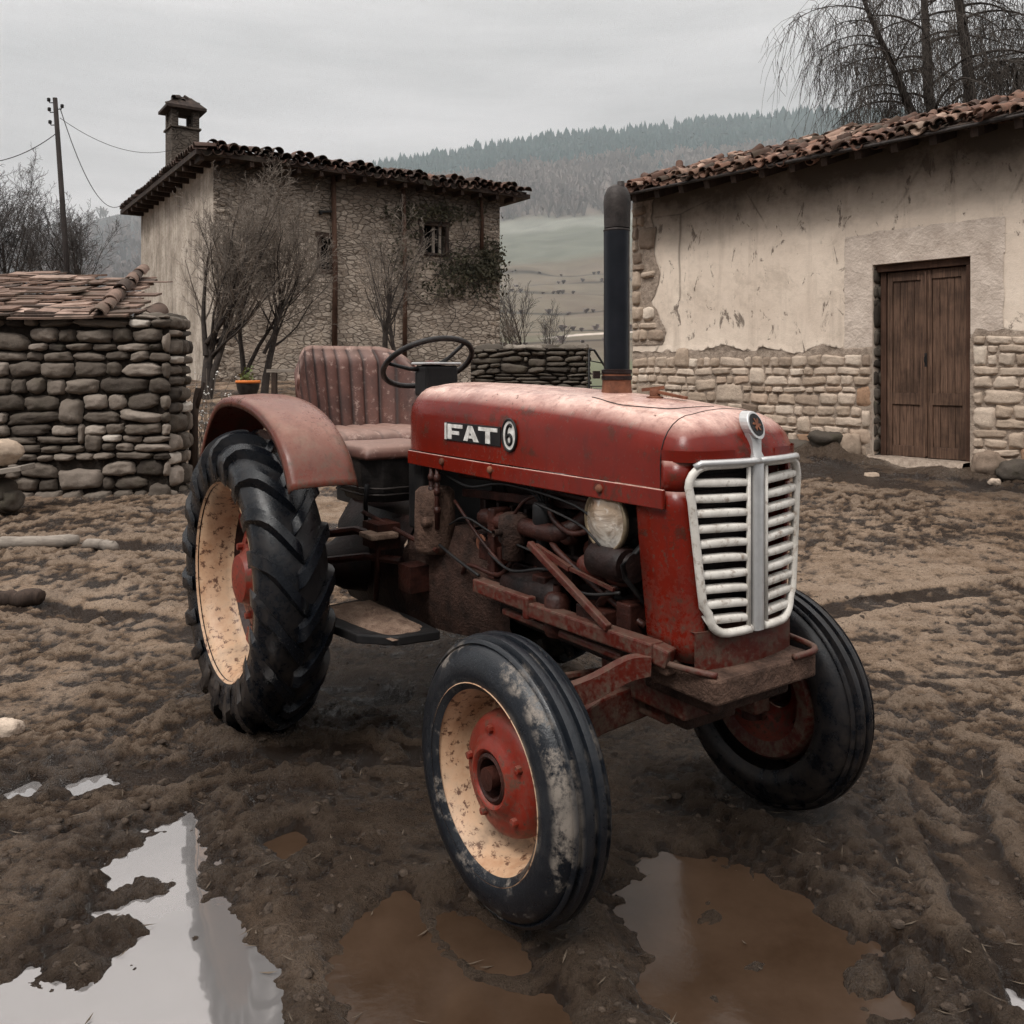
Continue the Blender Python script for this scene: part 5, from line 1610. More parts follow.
# grey cement surround of the door
m = MB()
j5 = lambda s_: .022 * mnoise.noise((s_ * 5, s_, 9))
L = [(DX0 - .36 + j5(z), -.012, z) for z in np.linspace(1.62, 3.12, 16)]
m.grid([L, [(DX0 - .002, -.012, z) for x, y, z in L]])
T_ = np.linspace(DX0, DX1 + .36, 20)
m.grid([[(x, -.0115, DZ1 + .002) for x in T_], [(x, -.0115, 3.14 + j5(x * 2)) for x in T_]])
Rr = [(DX1 + .34 + j5(z + 4), -.012, z) for z in np.linspace(1.86, DZ1, 12)]
m.grid([[(DX1 + .002, -.012, z) for x, y, z in Rr], Rr])
o = m.build('door_surround', MAT['cement'], cot)
# rough jamb stones in the left reveal
m = MB(); masonry(m, .0, .32, .3, DZ1, lambda x, z, d: (DX0 + .006 + d, x, z), (.10, .3), (.10, .22), .030, .012, 9, tones=(.0, .3))
m.build('jamb_stones', MAT['dark_stone'], cot, smooth=True, tones=True)
# door
dr = bpy.data.objects.new('door', None); dr.empty_display_size = .1; col.objects.link(dr); dr.parent = cot
m = MB()
fy0, fy1 = .10, .19
m.box((DX0 + .045, fy0, .36), (DX0 + .115, fy1, DZ1 - .09)); m.box((DX1 - .065, fy0 - .06, .36), (DX1 - .003, fy1, DZ1 - .09)); m.box((DX0 + .01, fy0 - .05, DZ1 - .088), (DX1 - .003, fy1, DZ1 - .004))
m.build('door_frame', MAT['brown_post'], dr, bevel=.006)
lx0, lx1 = DX0 + .118, DX1 - .068; lm = lx0 + (lx1 - lx0) * .50
def leaf(a, b, y, lean):
    lf = MB(); z0, z1 = .43, DZ1 - .10
    w_ = b - a; sw_ = .062
    def bx(x0_, x1_, za, zb, ya, yb):
        M_ = Matrix.Translation((a, 0, z0)) @ Matrix.Rotation(lean, 4, 'Y') @ Matrix.Translation((-a, 0, -z0)); lf.box((x0_, ya, za), (x1_, yb, zb), M_)
    bx(a, a + sw_, z0, z1, y, y + .04); bx(b - sw_, b, z0, z1, y, y + .04)
    for za, zb in ((z0, z0 + .13), (z0 + .62, z0 + .76), (z1 - .11, z1)): bx(a + sw_, b - sw_, za, zb, y + .001, y + .039)
    n_ = 4; pw = (w_ - 2 * sw_) / n_
    for k in range(n_):
        for za, zb in ((z0 + .13, z0 + .62), (z0 + .76, z1 - .11)): bx(a + sw_ + k * pw + .0015, a + sw_ + (k + 1) * pw - .0015, za, zb, y + .018 + .002 * (k % 2), y + .034)
    lo = lf.build('door_leaf', MAT['door'], dr, bevel=.004)
    return lo
lf1 = leaf(lx0, lm - .012, .115, R(.25)); lf2 = leaf(lm + .016, lx1, .105, R(-.35))
m = MB(); m.bar((lm + .012, .098, .45), (lm + .004, .098, DZ1 - .12), .036, .020); m.build('cover_strip', MAT['door'], lf2, bevel=.004)
m = MB(); m.box((lm - .006, .078, 1.50), (lm + .022, .090, 1.66)); m.tube([(lm + .008, .078, 1.62), (lm + .008, .05, 1.615), (lm + .008, .045, 1.56), (lm + .008, .078, 1.54)], .007, 6)
m.build('handle', MAT['black'], lf2, bevel=.002)
m = MB(); m.box((lx0 - .1, .20, .3), (lx1 + .06, .22, DZ1 - .02)); m.build('dark_gap', MAT['hole'], dr)
m = MB()
m.grid([[(x, y, .425 + .012 * mnoise.noise((x * 5, y * 7, 0)) - (.10 if y < -.20 else 0)) for x in np.linspace(DX0 + .0, DX1 - .0, 16)] for y in (-.26, -.20, -.1, 0, .10, .2)])
m.build('door_sill', MAT['mortar'], cot, smooth=True)
# roof
SL = R(18.0); EY, EZ = -.56, 4.045
def eave(x): return (x, EY, EZ + .02 * math.sin(x * 1.1) + .012 * math.sin(x * 3.3))
m = MB()
m.box((0, 0, 0), (W1 + .1, 3.35, .035), Matrix.Translation((-.05, EY, EZ + .0)) @ Matrix.Rotation(SL, 4, 'X'))
m.build('roof_boards', MAT['old_wood'], cot)
m = MB()
for k in range(21):
    x = .05 + k * .43; m.box((x - .04, -.02, -.11), (x + .04, 1.2, -.004), Matrix.Translation((0, EY + .03, EZ)) @ Matrix.Rotation(SL, 4, 'X'))
m.build('rafters', MAT['old_wood'], cot)
m = MB(); m.tube([(-.06, EY - .015, EZ + .012), (W1 / 2, EY - .02, EZ + .0), (W1, EY - .015, EZ + .012)], .022, 8)
m.build('eave_rail', MAT['pipe_top'], cot, smooth=True)
m = MB(); tiled_slope(m, -.02, W1, eave, SL, 3.3, .145, .20, 8, 1.0, r=.062, missing=.06)
q = random.Random(12)
for k in range(26):      # ridge tiles
    m.tone = q.uniform(.1, .8); barrel(m, (-.1 + k * .36, EY + 3.25 + q.gauss(0, .015), EZ + 3.27 * math.sin(SL) + .05 + q.gauss(0, .02)), (1, q.gauss(0, .05), q.gauss(0, .05)), (0, 0, 1), .42, .11, .095, 7)
for k in range(120):      # slipped and broken tiles lying loose
    x = q.uniform(0, W1 - .2); s_ = q.uniform(.1, 3.0); m.tone = q.uniform(0, 1)
    barrel(m, Vector(eave(x)) + Vector((0, s_ * math.cos(SL), s_ * math.sin(SL) + .135)), (q.uniform(-1, 1), q.uniform(.2, 1), q.uniform(-.1, .4)), (q.uniform(-.3, .3), -.2, 1), q.uniform(.12, .28), .07, .06, 5)
rt = m.build('roof', MAT['tile'], cot, angle=50, tones=True)

# ------------------------------------------------------------------ the tall farmhouse behind
FA, FD = (-7.55, 22.0), (.829, .559)
fh = thing('farmhouse', 'tall rough stone farmhouse with a tiled roof and chimney behind the tractor', 'farmhouse', (*FA, 0), math.atan2(FD[1], FD[0]))
FW, FDp, FZ = 8.65, 8.9, 6.75
h1 = on_wall(FA, FD, 319, 270); h2 = on_wall(FA, FD, 333, 237); g1 = on_wall(FA, FD, 421, 253); g2 = on_wall(FA, FD, 447, 226)
holes = [(h1[0], h2[0], h1[1], h2[1]), (g1[0], g2[0], g1[1], g2[1])]
m = MB()
xs = sorted({0., FW, *[a for hh in holes for a in hh[:2]]}); zs = sorted({0., FZ + .1, *[a for hh in holes for a in hh[2:]]})
wall_grid(m, xs, zs, 0, holes)
for a, b, c_, d_ in holes: reveal(m, a, b, c_, d_, 0, .3)
m.quad((FW, 0, 0), (FW, FDp, 0), (FW, FDp, FZ + .1), (FW, 0, FZ + .1)); m.quad((0, FDp, 0), (0, FDp, FZ + .1), (FW, FDp, FZ + .1), (FW, FDp, 0))
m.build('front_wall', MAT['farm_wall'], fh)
m = MB(); m.quad((0, 0, 0), (0, 0, FZ + .1), (0, FDp, FZ + .1), (0, FDp, 0))
m.build('gable_wall', MAT['farm_render'], fh)
for xa, xb, sd in ((0, .55, 31), (FW - .5, FW, 32)):
    m = MB(); masonry(m, xa, xb, .2, FZ, lambda x, z, d: (x, -.005 - d, z), (.22, .45), (.14, .30), .030, .012, sd, tones=(.05, .6), res=6, power=4.5)
    m.build('corner_stones', MAT['farm_wall'], fh, smooth=True)
for (a, b, c_, d_), kind in zip(holes, ('open', 'barred')):
    w_ = bpy.data.objects.new('window', None); w_.empty_display_size = .1; col.objects.link(w_); w_.parent = fh
    m = MB(); m.quad((a, .29, c_), (b, .29, c_), (b, .29, d_), (a, .29, d_)); m.build('dark_opening', MAT['hole'], w_)
    m = MB()
    for x0_, x1_, z0_, z1_ in ((a - .05, a + .05, c_, d_), (b - .05, b + .05, c_, d_), (a - .10, b + .10, d_ - .04, d_ + .10), (a - .10, b + .10, c_ - .07, c_ + .03)): m.box((x0_, -.035 if z1_ - z0_ < .2 else -.03, z0_), (x1_, .06, z1_))
    m.build('frame', MAT['old_wood'], w_)
    if kind == 'barred':
        m = MB()
        for k in range(2): m.box((a + (b - a) * (.5 + .25 * k) - .03, .05, c_ + .03), (a + (b - a) * (.5 + .25 * k) + .05, .10, d_ - .04))
        m.build('shutter_boards', MAT['grey_wood'], w_)
p1 = on_wall(FA, FD, 333, 345); p2 = on_wall(FA, FD, 332, 178)
for (ua, va, vb, rad, nm) in ((333, 378, 172, .075, 'wall_post'), (403, 380, 188, .065, 'wall_post'), (480, 250, 192, .055, 'wall_post')):
    a = on_wall(FA, FD, ua, va); b = on_wall(FA, FD, ua - 1, vb); k = .5 * (a[1] + b[1])
    m = MB(); m.tube([(a[0], -.09, max(a[1], .3)), (a[0] + .03, -.09, k), (b[0], -.09, b[1])], [rad * 1.15, rad, rad * .95], 8)
    m.build(nm, MAT['brown_post'], fh, smooth=True)
m = MB(); a = on_wall(FA, FD, 318, 212); b = on_wall(FA, FD, 331, 212); m.bar((a[0], -.06, a[1]), (b[0], -.06, b[1]), .10, .05); m.bar((a[0] + .05, -.02, a[1] - .05), (a[0] + .05, -.12, a[1] - .05), .05, .05)
m.build('iron_bracket', MAT['black'], fh)
# roof: eaves all round, hips rising to a short ridge
OF, OR, OL = .50, .80, .55
m = MB()
e = [(-OL, -OF, FZ + .02), (FW + OR, -OF, FZ + .02), (FW + OR, FDp + .6, FZ + .02), (-OL, FDp + .6, FZ + .02)]
rdg = [(2.2, FDp / 2, FZ + 1.15), (FW - 2.2, FDp / 2, FZ + 1.15)]
lo = [m.vert(p) for p in e]; hi = [m.vert((x, y, z + .13)) for x, y, z in e]; rd = [m.vert(p) for p in rdg]
m.f += [lo[::-1]] + [[lo[k], lo[(k + 1) % 4], hi[(k + 1) % 4], hi[k]] for k in range(4)] + [[hi[0], hi[1], rd[1], rd[0]], [hi[1], hi[2], rd[1]], [hi[2], hi[3], rd[0], rd[1]], [hi[3], hi[0], rd[0]]]
rf = m.build('roof', MAT['tile_dark'], fh)
m = MB()
SLF = math.atan2(1.02, FDp / 2 + OF)
tiled_slope(m, -OL + .1, FW + OR, lambda x: (x, -OF - .06, FZ + .12 + .03 * math.sin(x * .9) + .02 * math.sin(x * 2.7)), SLF, 1.6, .27, .42, 18, .75, r=.125, missing=.06)
q = random.Random(9)
for k in range(34):
    x = -.2 + k * .285; m.tone = q.uniform(0, .9)
    if q.random() < .75: barrel(m, (x + q.gauss(0, .03), -OF + q.uniform(-.1, .1), FZ + .27 + q.uniform(-.02, .05) + .03 * math.sin(x * .9)), (q.gauss(0, .08), 1, .16), (0, 0, 1), .5, .135, .12, 8)
for k in range(40):      # verge tiles along the gable
    y = -OF + k * .25; m.tone = q.uniform(0, .6)
    barrel(m, (-OL - .05, y, FZ + .17 + q.uniform(-.02, .04)), (1, q.gauss(0, .06), .10), (0, 0, 1), .5, .12, .11, 6)
m.build('tiles', MAT['tile_dark'], rf, angle=50, tones=True)
m = MB()
for k in range(16):
    x = -.4 + k * .62; m.box((x - .05, -OF + .04, FZ - .12), (x + .05, .05, FZ + .015))
for k in range(12): m.box((-OL + .04, .2 + k * .75, FZ - .12), (.05, .3 + k * .75, FZ + .015))
m.build('rafter_ends', MAT['old_wood'], rf)
# chimney
cx, cy, cw = .35, 4.7, .40
ch = bpy.data.objects.new('chimney', None); ch.empty_display_size = .1; col.objects.link(ch); ch.parent = fh
m = MB()
z0_, z1_ = FZ + .1, 8.62
m.box((cx - cw, cy - cw, z0_), (cx + cw, cy + cw, z1_ - .0)); m.box((cx - cw - .05, cy - cw - .05, z1_ + .001), (cx + cw + .05, cy + cw + .05, z1_ + .07))
for sx_ in (-1, 1):
    for sy_ in (-1, 1):
        x_, y_ = cx + sx_ * (cw - .10), cy + sy_ * (cw - .10); m.box((x_ - .10, y_ - .10, z1_ + .071), (x_ + .10, y_ + .10, z1_ + .56))
for y_ in (cy,): m.box((cx - cw + .02, y_ - .09, z1_ + .071), (cx - cw + .16, y_ + .09, z1_ + .559))
m.build('stack', MAT['farm_wall'], ch, bevel=.02)
m = MB()
b0 = [(cx + a * (cw + .17), cy + b * (cw + .17), z1_ + .561) for a, b in ((-1, -1), (1, -1), (1, 1), (-1, 1))]
b1 = [(cx + a * (cw + .17), cy + b * (cw + .17), z1_ + .64) for a, b in ((-1, -1), (1, -1), (1, 1), (-1, 1))]
b2 = [(cx + a * .22, cy + b * .18, z1_ + 1.0) for a, b in ((-1, -1), (1, -1), (1, 1), (-1, 1))]
ids = m.grid([b0, b1, b2], closed_u=True); m.f += [ids[0][::-1], list(ids[-1])]
m.build('cap', MAT['tile_dark'], ch)
m = MB(); q = random.Random(4)
for k in range(10): barrel(m, (cx + q.uniform(-.28, .28), cy + q.uniform(-.25, .25), z1_ + .92 + q.uniform(0, .06)), (q.uniform(-1, 1), q.uniform(-1, 1), -.3), (0, 0, 1), .34, .09, .08, 5)
m.build('cap_tiles', MAT['tile_dark'], ch, angle=50)

# ------------------------------------------------------------------ dry stone shed on the left
SX, SY = -3.36, 8.55
shd = thing('stone_shed', 'low shed of dark rounded fieldstones under a sagging pale tile roof', 'shed', (SX, SY, 0), R(0))
m = MB()
def Pl(x, z, d): return (x, -d + .02, z)
topz = lambda x: 1.985 + .03 * math.sin(x * 3) - (.0 if x < -.9 else .02)
masonry(m, -3.4, 0, .02, 2.0, Pl, (.14, .44), (.065, .165), .08, .0045, 47, tones=(.05, .85), big=.13, rnd=.17, power=3.3, res=11)
masonry(m, 0, .50, .02, 2.0, lambda x, z, d: (d - .02, x + .02, z), (.14, .4), (.085, .19), .07, .006, 42, tones=(.0, .6), rnd=.12, power=3.8)
m.build('wall', MAT['river_stone'], shd, smooth=True, tones=True)
m = MB(); m.box((-3.4, .03, -.1), (-.03, .5, 1.97)); m.box((-3.4, .5, -.1), (-3.0, 2.2, 1.97))
m.build('wall_core', MAT['rubble_gap'], shd)
m = MB(); masonry(m, -3.4, .02, 0, .54, lambda x, z, d: (x, z - .02, 1.955 + d), (.18, .5), (.14, .26), .07, .012, 44, tones=(.0, .5), rnd=.2)
m.build('coping_stones', MAT['dark_stone'], shd, smooth=True, tones=True)
m = MB(); q = random.Random(21)
s0 = R(17.5)
for row in range(26):
    t_ = row / 25; xr = -.66 - .50 * t_ + q.gauss(0, .03); y = -.14 + 2.05 * t_; z = 1.985 + .60 * t_ + .016 * math.sin(row * .7)
    x = -3.6 - q.random() * .3
    while x < xr:
        w_ = q.uniform(.16, .48); m.tone = min(1, max(0, q.gauss(.5, .27)))
        sag = .04 * math.sin(x * 2.0 + .6) + .02 * math.sin(x * 5 + row * .3) - .05 * t_ * (x + 2.2) ** 2 * .2
        M_ = Matrix.Translation((x, y + q.gauss(0, .016), z + sag + q.gauss(0, .007))) @ Matrix.Rotation(s0 - R(6) + q.gauss(0, .04), 4, 'X') @ Matrix.Rotation(q.gauss(0, .03), 4, 'Y') @ Matrix.Rotation(q.gauss(0, .03), 4, 'Z')
        m.box((0, 0, 0), (w_ - q.uniform(.0, .012), .20, q.uniform(.012, .026)), M_)
        x += w_
rf = m.build('roof', MAT['tile_shed'], shd, tones=True)
m = MB()
for k in range(9):
    t_ = k / 8; m.tone = q.uniform(0, .5)
    barrel(m, (-.62 - .50 * t_ + q.gauss(0, .02), -.2 + 2.0 * t_, 1.985 + .60 * t_ + q.gauss(0, .015)), (-.22 + q.gauss(0, .05), .9, .28), (q.gauss(.1, .2), -.3, 1), .36, .075, .065, 7)
m.tone = .2; barrel(m, (-.52, .62, 1.975), (-.12, 1, .25), (.4, 0, 1), .6, .12, .10, 9)
m.build('verge_tiles', MAT['tile_shed'], rf, angle=50, tones=True)
m = MB(); m.box((-3.5, -.10, 1.955), (-.75, -.04, 2.0)); m.box((-3.4, .0, 1.97), (-.8, .06, 2.03))
m.build('wall_plate', MAT['old_wood'], shd, bevel=.006)

# ------------------------------------------------------------------ dry stone wall in the middle distance
q = at(500, 371, 14.6)
dw = thing('dry_stone_wall', 'weathered dark dry stone wall behind the tractor hood', 'stone wall', (q.x, 14.6, 0), R(-4))
m = MB(); masonry(m, -.5, 1.48, .2, 1.86, lambda x, z, d: (x, .02 - d, z - .06 * max(0, .2 - x)), (.16, .5), (.05, .11), .08, .006, 51, tones=(.05, .8), rnd=.2)
masonry(m, 0, .6, .2, 1.86, lambda x, z, d: (1.46 + d, x, z), (.16, .4), (.06, .12), .06, .006, 52, tones=(.05, .8))
m.build('stones', MAT['dark_stone'], dw, smooth=True, tones=True)
m = MB(); m.box((-.5, .03, .1), (1.45, .6, 1.84)); m.build('core', MAT['rubble_gap'], dw)
m = MB(); masonry(m, -.5, 1.5, 0, .62, lambda x, z, d: (x, z, 1.83 + d - .05 * max(0, .2 - x)), (.2, .5), (.15, .3), .08, .01, 53, tones=(.1, .8))
m.build('coping_stones', MAT['dark_stone'], dw, smooth=True, tones=True)
# small metal gate frame beside it
g = at(589, 352, 14.2)
gt = thing('gate_frame', 'thin dark metal gate frame with slanted top beside the dry stone wall', 'gate', (g.x, 14.2, 0), R(10))
zb = gz(g.x, 14.2)
m = MB(); m.tube([(0, 0, zb - .1), (0, 0, 1.80)], .018, 6); m.tube([(0, 0, 1.80), (.09, 0, 1.79), (.27, 0, 1.52), (.27, 0, zb - .1)], .020, 6)
m.build('frame', MAT['black'], gt, smooth=True)
for z in (1.62, 1.40, 1.20, 1.0):
    m = MB(); m.tube([(0, 0, z), (.27, 0, z - .05 if z > 1.5 else z)], .010, 5); m.build('rail', MAT['black'], gt, smooth=True)


# ------------------------------------------------------------------ bare trees
def bough(tr, tw, p, d, L, r, lvl, prm, q):
    n = prm['seg'][lvl]; P = [Vector(p)]; d = Vector(d).normalized(); rad = [r]
    for k in range(n):
        d = (d + Vector((q.gauss(0, 1), q.gauss(0, 1), q.gauss(0, 1))) * prm['wander'][lvl] + Vector((0, 0, prm['trop'][lvl]))).normalized()
        P.append(P[-1] + d * (L / n)); rad.append(max(r * (1 - (1 - prm['taper']) * (k + 1) / n), prm['rmin']))
    (tr if lvl < 2 else tw).tube(P, rad, (7, 5, 4, 3, 3)[lvl], cap=False)
    if lvl + 1 >= prm['levels']: return
    c = prm['n'][lvl]
    for k in range(c):
        t_ = prm['start'][lvl] + (1 - prm['start'][lvl]) * (k + q.random()) / c
        i = min(int(t_ * n), n - 1); f = t_ * n - i
        b = P[i].lerp(P[i + 1], f); dirn = (P[i + 1] - P[i]).normalized()
        side = dirn.cross(Vector((q.gauss(0, 1), q.gauss(0, 1), q.gauss(0, 1)))).normalized()
        a = R(q.uniform(*prm['ang'][lvl])); nd = dirn * math.cos(a) + side * math.sin(a)
        bough(tr, tw, b, nd, L * q.uniform(*prm['len'][lvl]) * (1 - .35 * t_), rad[i] * prm['rr'], lvl + 1, prm, q)


FRUIT = dict(levels=5, seg=[6, 6, 4, 3, 2], wander=[.08, .10, .13, .18, .22], trop=[.06, .14, .10, .07, .05], taper=.30, rmin=.0030, n=[11, 7, 6, 4], start=[.40, .2, .15, .1],
             ang=[(16, 46), (14, 40), (18, 50), (20, 55)], len=[(.62, .95), (.42, .66), (.38, .6), (.4, .65)], rr=.40)


def bare_tree(name, label, x, y, h, r, prm, seed, lean=(0, 0), mat='twig', group=None, extra=None, z=None):
    q = random.Random(seed); o = thing(name, label, 'tree', (x, y, (gz(x, y) if z is None else z) - .05), 0, group)
    tr, tw = MB(), MB()
    bough(tr, tw, (0, 0, 0), (lean[0], lean[1], 1), h * .60, r, 0, prm, q)
    if extra:
        for p, d, L, rr_ in extra: bough(tr, tw, p, d, L, rr_, 1 if L < h * .6 else 0, prm, q)
    tr.build('trunk', MAT['bark'], o, smooth=True); tw.build('crown', MAT[mat], o)
    return o


def px(u, Y): return (u - 512) / F * Y
FT = 'bare trees in front of the farmhouse'
bare_tree('bare_tree', 'bushy bare tree with a black forked trunk in front of the pale gable corner', px(207, 17), 17, 4.0, .12, dict(FRUIT, n=[13, 8, 6, 5], start=[.28, .2, .15, .1]), 3, (-.05, 0), group=FT,
          extra=[((0, 0, 1.15), (.7, 0, .5), 1.6, .06), ((-.02, 0, .9), (-.25, .1, 1), 2.1, .06), ((.05, 0, .1), (.16, 0, 1), 2.9, .075)])
bare_tree('bare_tree', 'slim tall bare tree left of the small dark farmhouse window', px(264, 17.6), 17.6, 4.2, .085, FRUIT, 8, (.03, 0), group=FT, extra=[((0, 0, .9), (.5, 0, .8), 2.0, .04)])
bare_tree('bare_tree', 'thin bushy bare tree between the forked tree and the slim tall tree', px(243, 18), 18, 3.9, .07, FRUIT, 14, (-.06, 0), group=FT, extra=[((0, 0, .3), (.3, 0, 1), 2.4, .05)])
bare_tree('bare_tree', 'bare tree right of the small farmhouse window, behind the steering wheel', px(381, 18.5), 18.5, 4.1, .085, dict(FRUIT, n=[9, 6, 5, 4]), 23, (-.04, 0), group=FT)
bare_tree('bare_tree', 'thin bare tree just right of the tree behind the steering wheel', px(398, 19), 19, 3.6, .07, dict(FRUIT, n=[8, 5, 4, 3]), 29, (.05, 0), group=FT)
SP = dict(FRUIT, levels=4, n=[10, 7, 6], rmin=.006)
bare_tree('bare_tree', 'pale misty bare tree on the slope right of the farmhouse', px(527, 34), 34, 4.6, .09, SP, 33, mat='twig_far')
bare_tree('bare_tree', 'small misty bare tree left of the exhaust pipe', px(557, 44), 44, 4.4, .08, SP, 34, mat='twig_far')
bare_tree('bare_tree', 'low scrubby bare tree at the right corner of the farmhouse', px(512, 27), 27, 2.6, .06, SP, 36, mat='twig')
FAR = dict(FRUIT, n=[14, 9, 6, 4], ang=[(20, 50), (18, 48), (22, 55), (25, 60)], rmin=.0055)
LT = 'misty bare trees behind the shed'
for u, Y, h, sd, lb in ((8, 30, 7.6, 41, 'dense misty bare tree at the far left edge behind the shed'), (40, 33, 6.4, 42, 'smaller misty bare tree left of the utility pole'),
                        (74, 31, 6.6, 43, 'misty bare tree just right of the utility pole'), (-24, 29, 7.2, 44, 'misty bare tree cut by the left picture edge')):
    bare_tree('bare_tree', lb, px(u, Y), Y, h, .12, FAR, sd, mat='twig_far', group=LT)

# weeping willow behind the cottage
wx, wy = px(955, 17.5), 17.5
wil = thing('willow', 'weeping willow with bare hanging strands rising behind the cottage roof', 'tree', (wx, wy, .3))
tr, tw = MB(), MB(); q = random.Random(77)
tops = []
for b0, d, L, r in (((0, 0, 0), (-.06, 0, 1), 9.2, .20), ((.05, 0, 3.2), (.10, .05, 1), 7.4, .17), ((.2, 0, 4.6), (.42, 0, 1), 5.0, .13), ((-.1, 0, 4.9), (-.55, -.05, 1), 4.4, .10)):
    P = [Vector(b0)]; d = Vector(d).normalized(); rad = [r]
    for k in range(8):
        d = (d + Vector((q.gauss(0, .06), q.gauss(0, .06), .03))).normalized(); P.append(P[-1] + d * L / 8); rad.append(r * (1 - .65 * (k + 1) / 8))
    tr.tube(P, rad, 9, cap=False)
    for k in range(19):
        t_ = .34 + .64 * k / 18; i = min(int(t_ * 8), 7); b = P[i].lerp(P[i + 1], t_ * 8 - i)
        a = q.uniform(0, 6.283); out_ = Vector((math.cos(a) * 1.25, math.sin(a) * .8, q.uniform(.5, 1.0))).normalized()
        Q = [b]; dd = out_; L2 = q.uniform(.9, 2.15)
        for s_ in range(6):
            dd = (dd + Vector((q.gauss(0, .1), q.gauss(0, .1), -.20))).normalized(); Q.append(Q[-1] + dd * L2 / 6)
        tr.tube(Q, [rad[i] * .32 * (1 - .12 * s_) for s_ in range(7)], 5, cap=False)
        tops.append(Q)
for Q in tops:
    for k in range(32):
        t_ = q.uniform(.15, 1.0) * 6; i = min(int(t_), 5); b = Q[i].lerp(Q[i + 1], t_ - i)
        hd = Vector((q.gauss(0, .5), q.gauss(0, .5), q.uniform(-.3, .3))).normalized(); L3 = q.uniform(.8, 2.3)
        S = [b]; dd = hd
        for s_ in range(6):
            dd = (dd + Vector((q.gauss(0, .10), q.gauss(0, .10), -.42))).normalized(); S.append(S[-1] + dd * L3 / 6)
        tw.tube(S, [.005, .0045, .004, .0038, .0034, .003, .0026], 3, cap=False)
        for s_ in range(3):
            i2 = q.randrange(1, 5); e_ = S[i2] + Vector((q.gauss(0, .10), q.gauss(0, .10), -q.uniform(.15, .5)))
            tw.tube([S[i2], S[i2].lerp(e_, .5) + Vector((q.gauss(0, .02), 0, .03)), e_], [.0045, .004, .0035], 3, cap=False)
tr.build('trunk', MAT['bark'], wil, smooth=True); tw.build('crown', MAT['twig_dark'], wil)

# ivy on the farmhouse
iv = thing('ivy', 'dark dry ivy sprawling over the right corner of the farmhouse wall', 'ivy', (*FA, 0), math.atan2(FD[1], FD[0]))
m, st_ = MB(), MB(); q = random.Random(66)
for (uc, vc, su, sv, n_) in ((470, 270, 18, 9, 800), (490, 264, 7, 14, 420), (432, 214, 24, 6, 420), (400, 250, 8, 20, 160), (455, 290, 18, 5, 160)):
    for k in range(n_):
        a = on_wall(FA, FD, q.gauss(uc, su), q.gauss(vc, sv))
        if not 0 < a[0] < FW + .25: continue
        s_ = q.uniform(.03, .075); y = -q.uniform(.02, .30) * q.random(); th_ = q.uniform(0, 6.28)
        c_ = Vector((a[0], y - .02, a[1])); e1 = Vector((math.cos(th_), q.uniform(-.6, .6), math.sin(th_))) * s_; e2 = Vector((-math.sin(th_), q.uniform(-.6, .6), math.cos(th_))) * s_ * .7
        m.f.append([m.vert(c_ - e1), m.vert(c_ + e2 * .8), m.vert(c_ + e1), m.vert(c_ - e2 * .8)])
for k in range(46):
    a = on_wall(FA, FD, q.uniform(395, 492), q.uniform(215, 305)); P = [Vector((a[0], -.06, a[1]))]; d = Vector((q.uniform(-1, 1), 0, q.uniform(-1, .6)))
    for s_ in range(6): d = (d + Vector((q.gauss(0, .5), 0, q.gauss(0, .5)))).normalized(); P.append(P[-1] + d * .22)
    st_.tube([Vector((min(p.x, FW), p.y, p.z)) for p in P], .012, 4, cap=False)
m.build('leaves', MAT['ivy'], iv); st_.build('stems', MAT['bark'], iv)

# ------------------------------------------------------------------ utility pole and wires
pb = at(68, 300, 20); zt_ = at(55, 98, 20)
up_ = thing('utility_pole', 'leaning black wooden utility pole rising behind the shed', 'utility pole', (pb.x + .12, 20, .4))
def pl(v): return Vector((zt_.x - (pb.x + .12), 0, zt_.z - .4)) * v
m = MB(); m.tube([pl(0), pl(.5) + Vector((.05, 0, 0)), pl(1)], [.075, .062, .050], 10); m.build('post', MAT['pole_wood'], up_, smooth=True)
for v, s_ in ((.985, -1), (.955, -1), (.915, -1), (.965, 1)):
    c_ = pl(v); m = MB(); m.tube([c_, c_ + Vector((.13 * s_, 0, .0)), c_ + Vector((.15 * s_, 0, .05))], .012, 6); m.lathe([(0, .12), (.03, .11), (.042, .09), (.035, .07), (.042, .05), (.03, .03), (0, .03)], 8, 'z', c_ + Vector((.15 * s_, 0, 0)))
    m.build('insulator', MAT['black'], up_, smooth=True)
def wire(a, b, sag, label, r=.010):
    m = MB(); m.tube([a.lerp(b, k / 24) - Vector((0, 0, sag * (1 - (2 * k / 24 - 1) ** 2))) for k in range(25)], r, 5)
    tag(m.build('overhead_wire', MAT['wire'], None, smooth=True), label, 'wire', 'overhead wires')
top = Vector((zt_.x, 20, zt_.z))
wire(at(60, 108, 20), at(124, 203, 29.2), .9, 'sagging wire from the pole down to the farmhouse eave')
wire(at(58, 132, 20), at(-60, 158, 18), .35, 'wire running left from the pole out of view')
wire(at(60, 118, 20), at(172, 150, 25.6), .35, 'thin upper wire leading from the pole to the farmhouse chimney', .007)


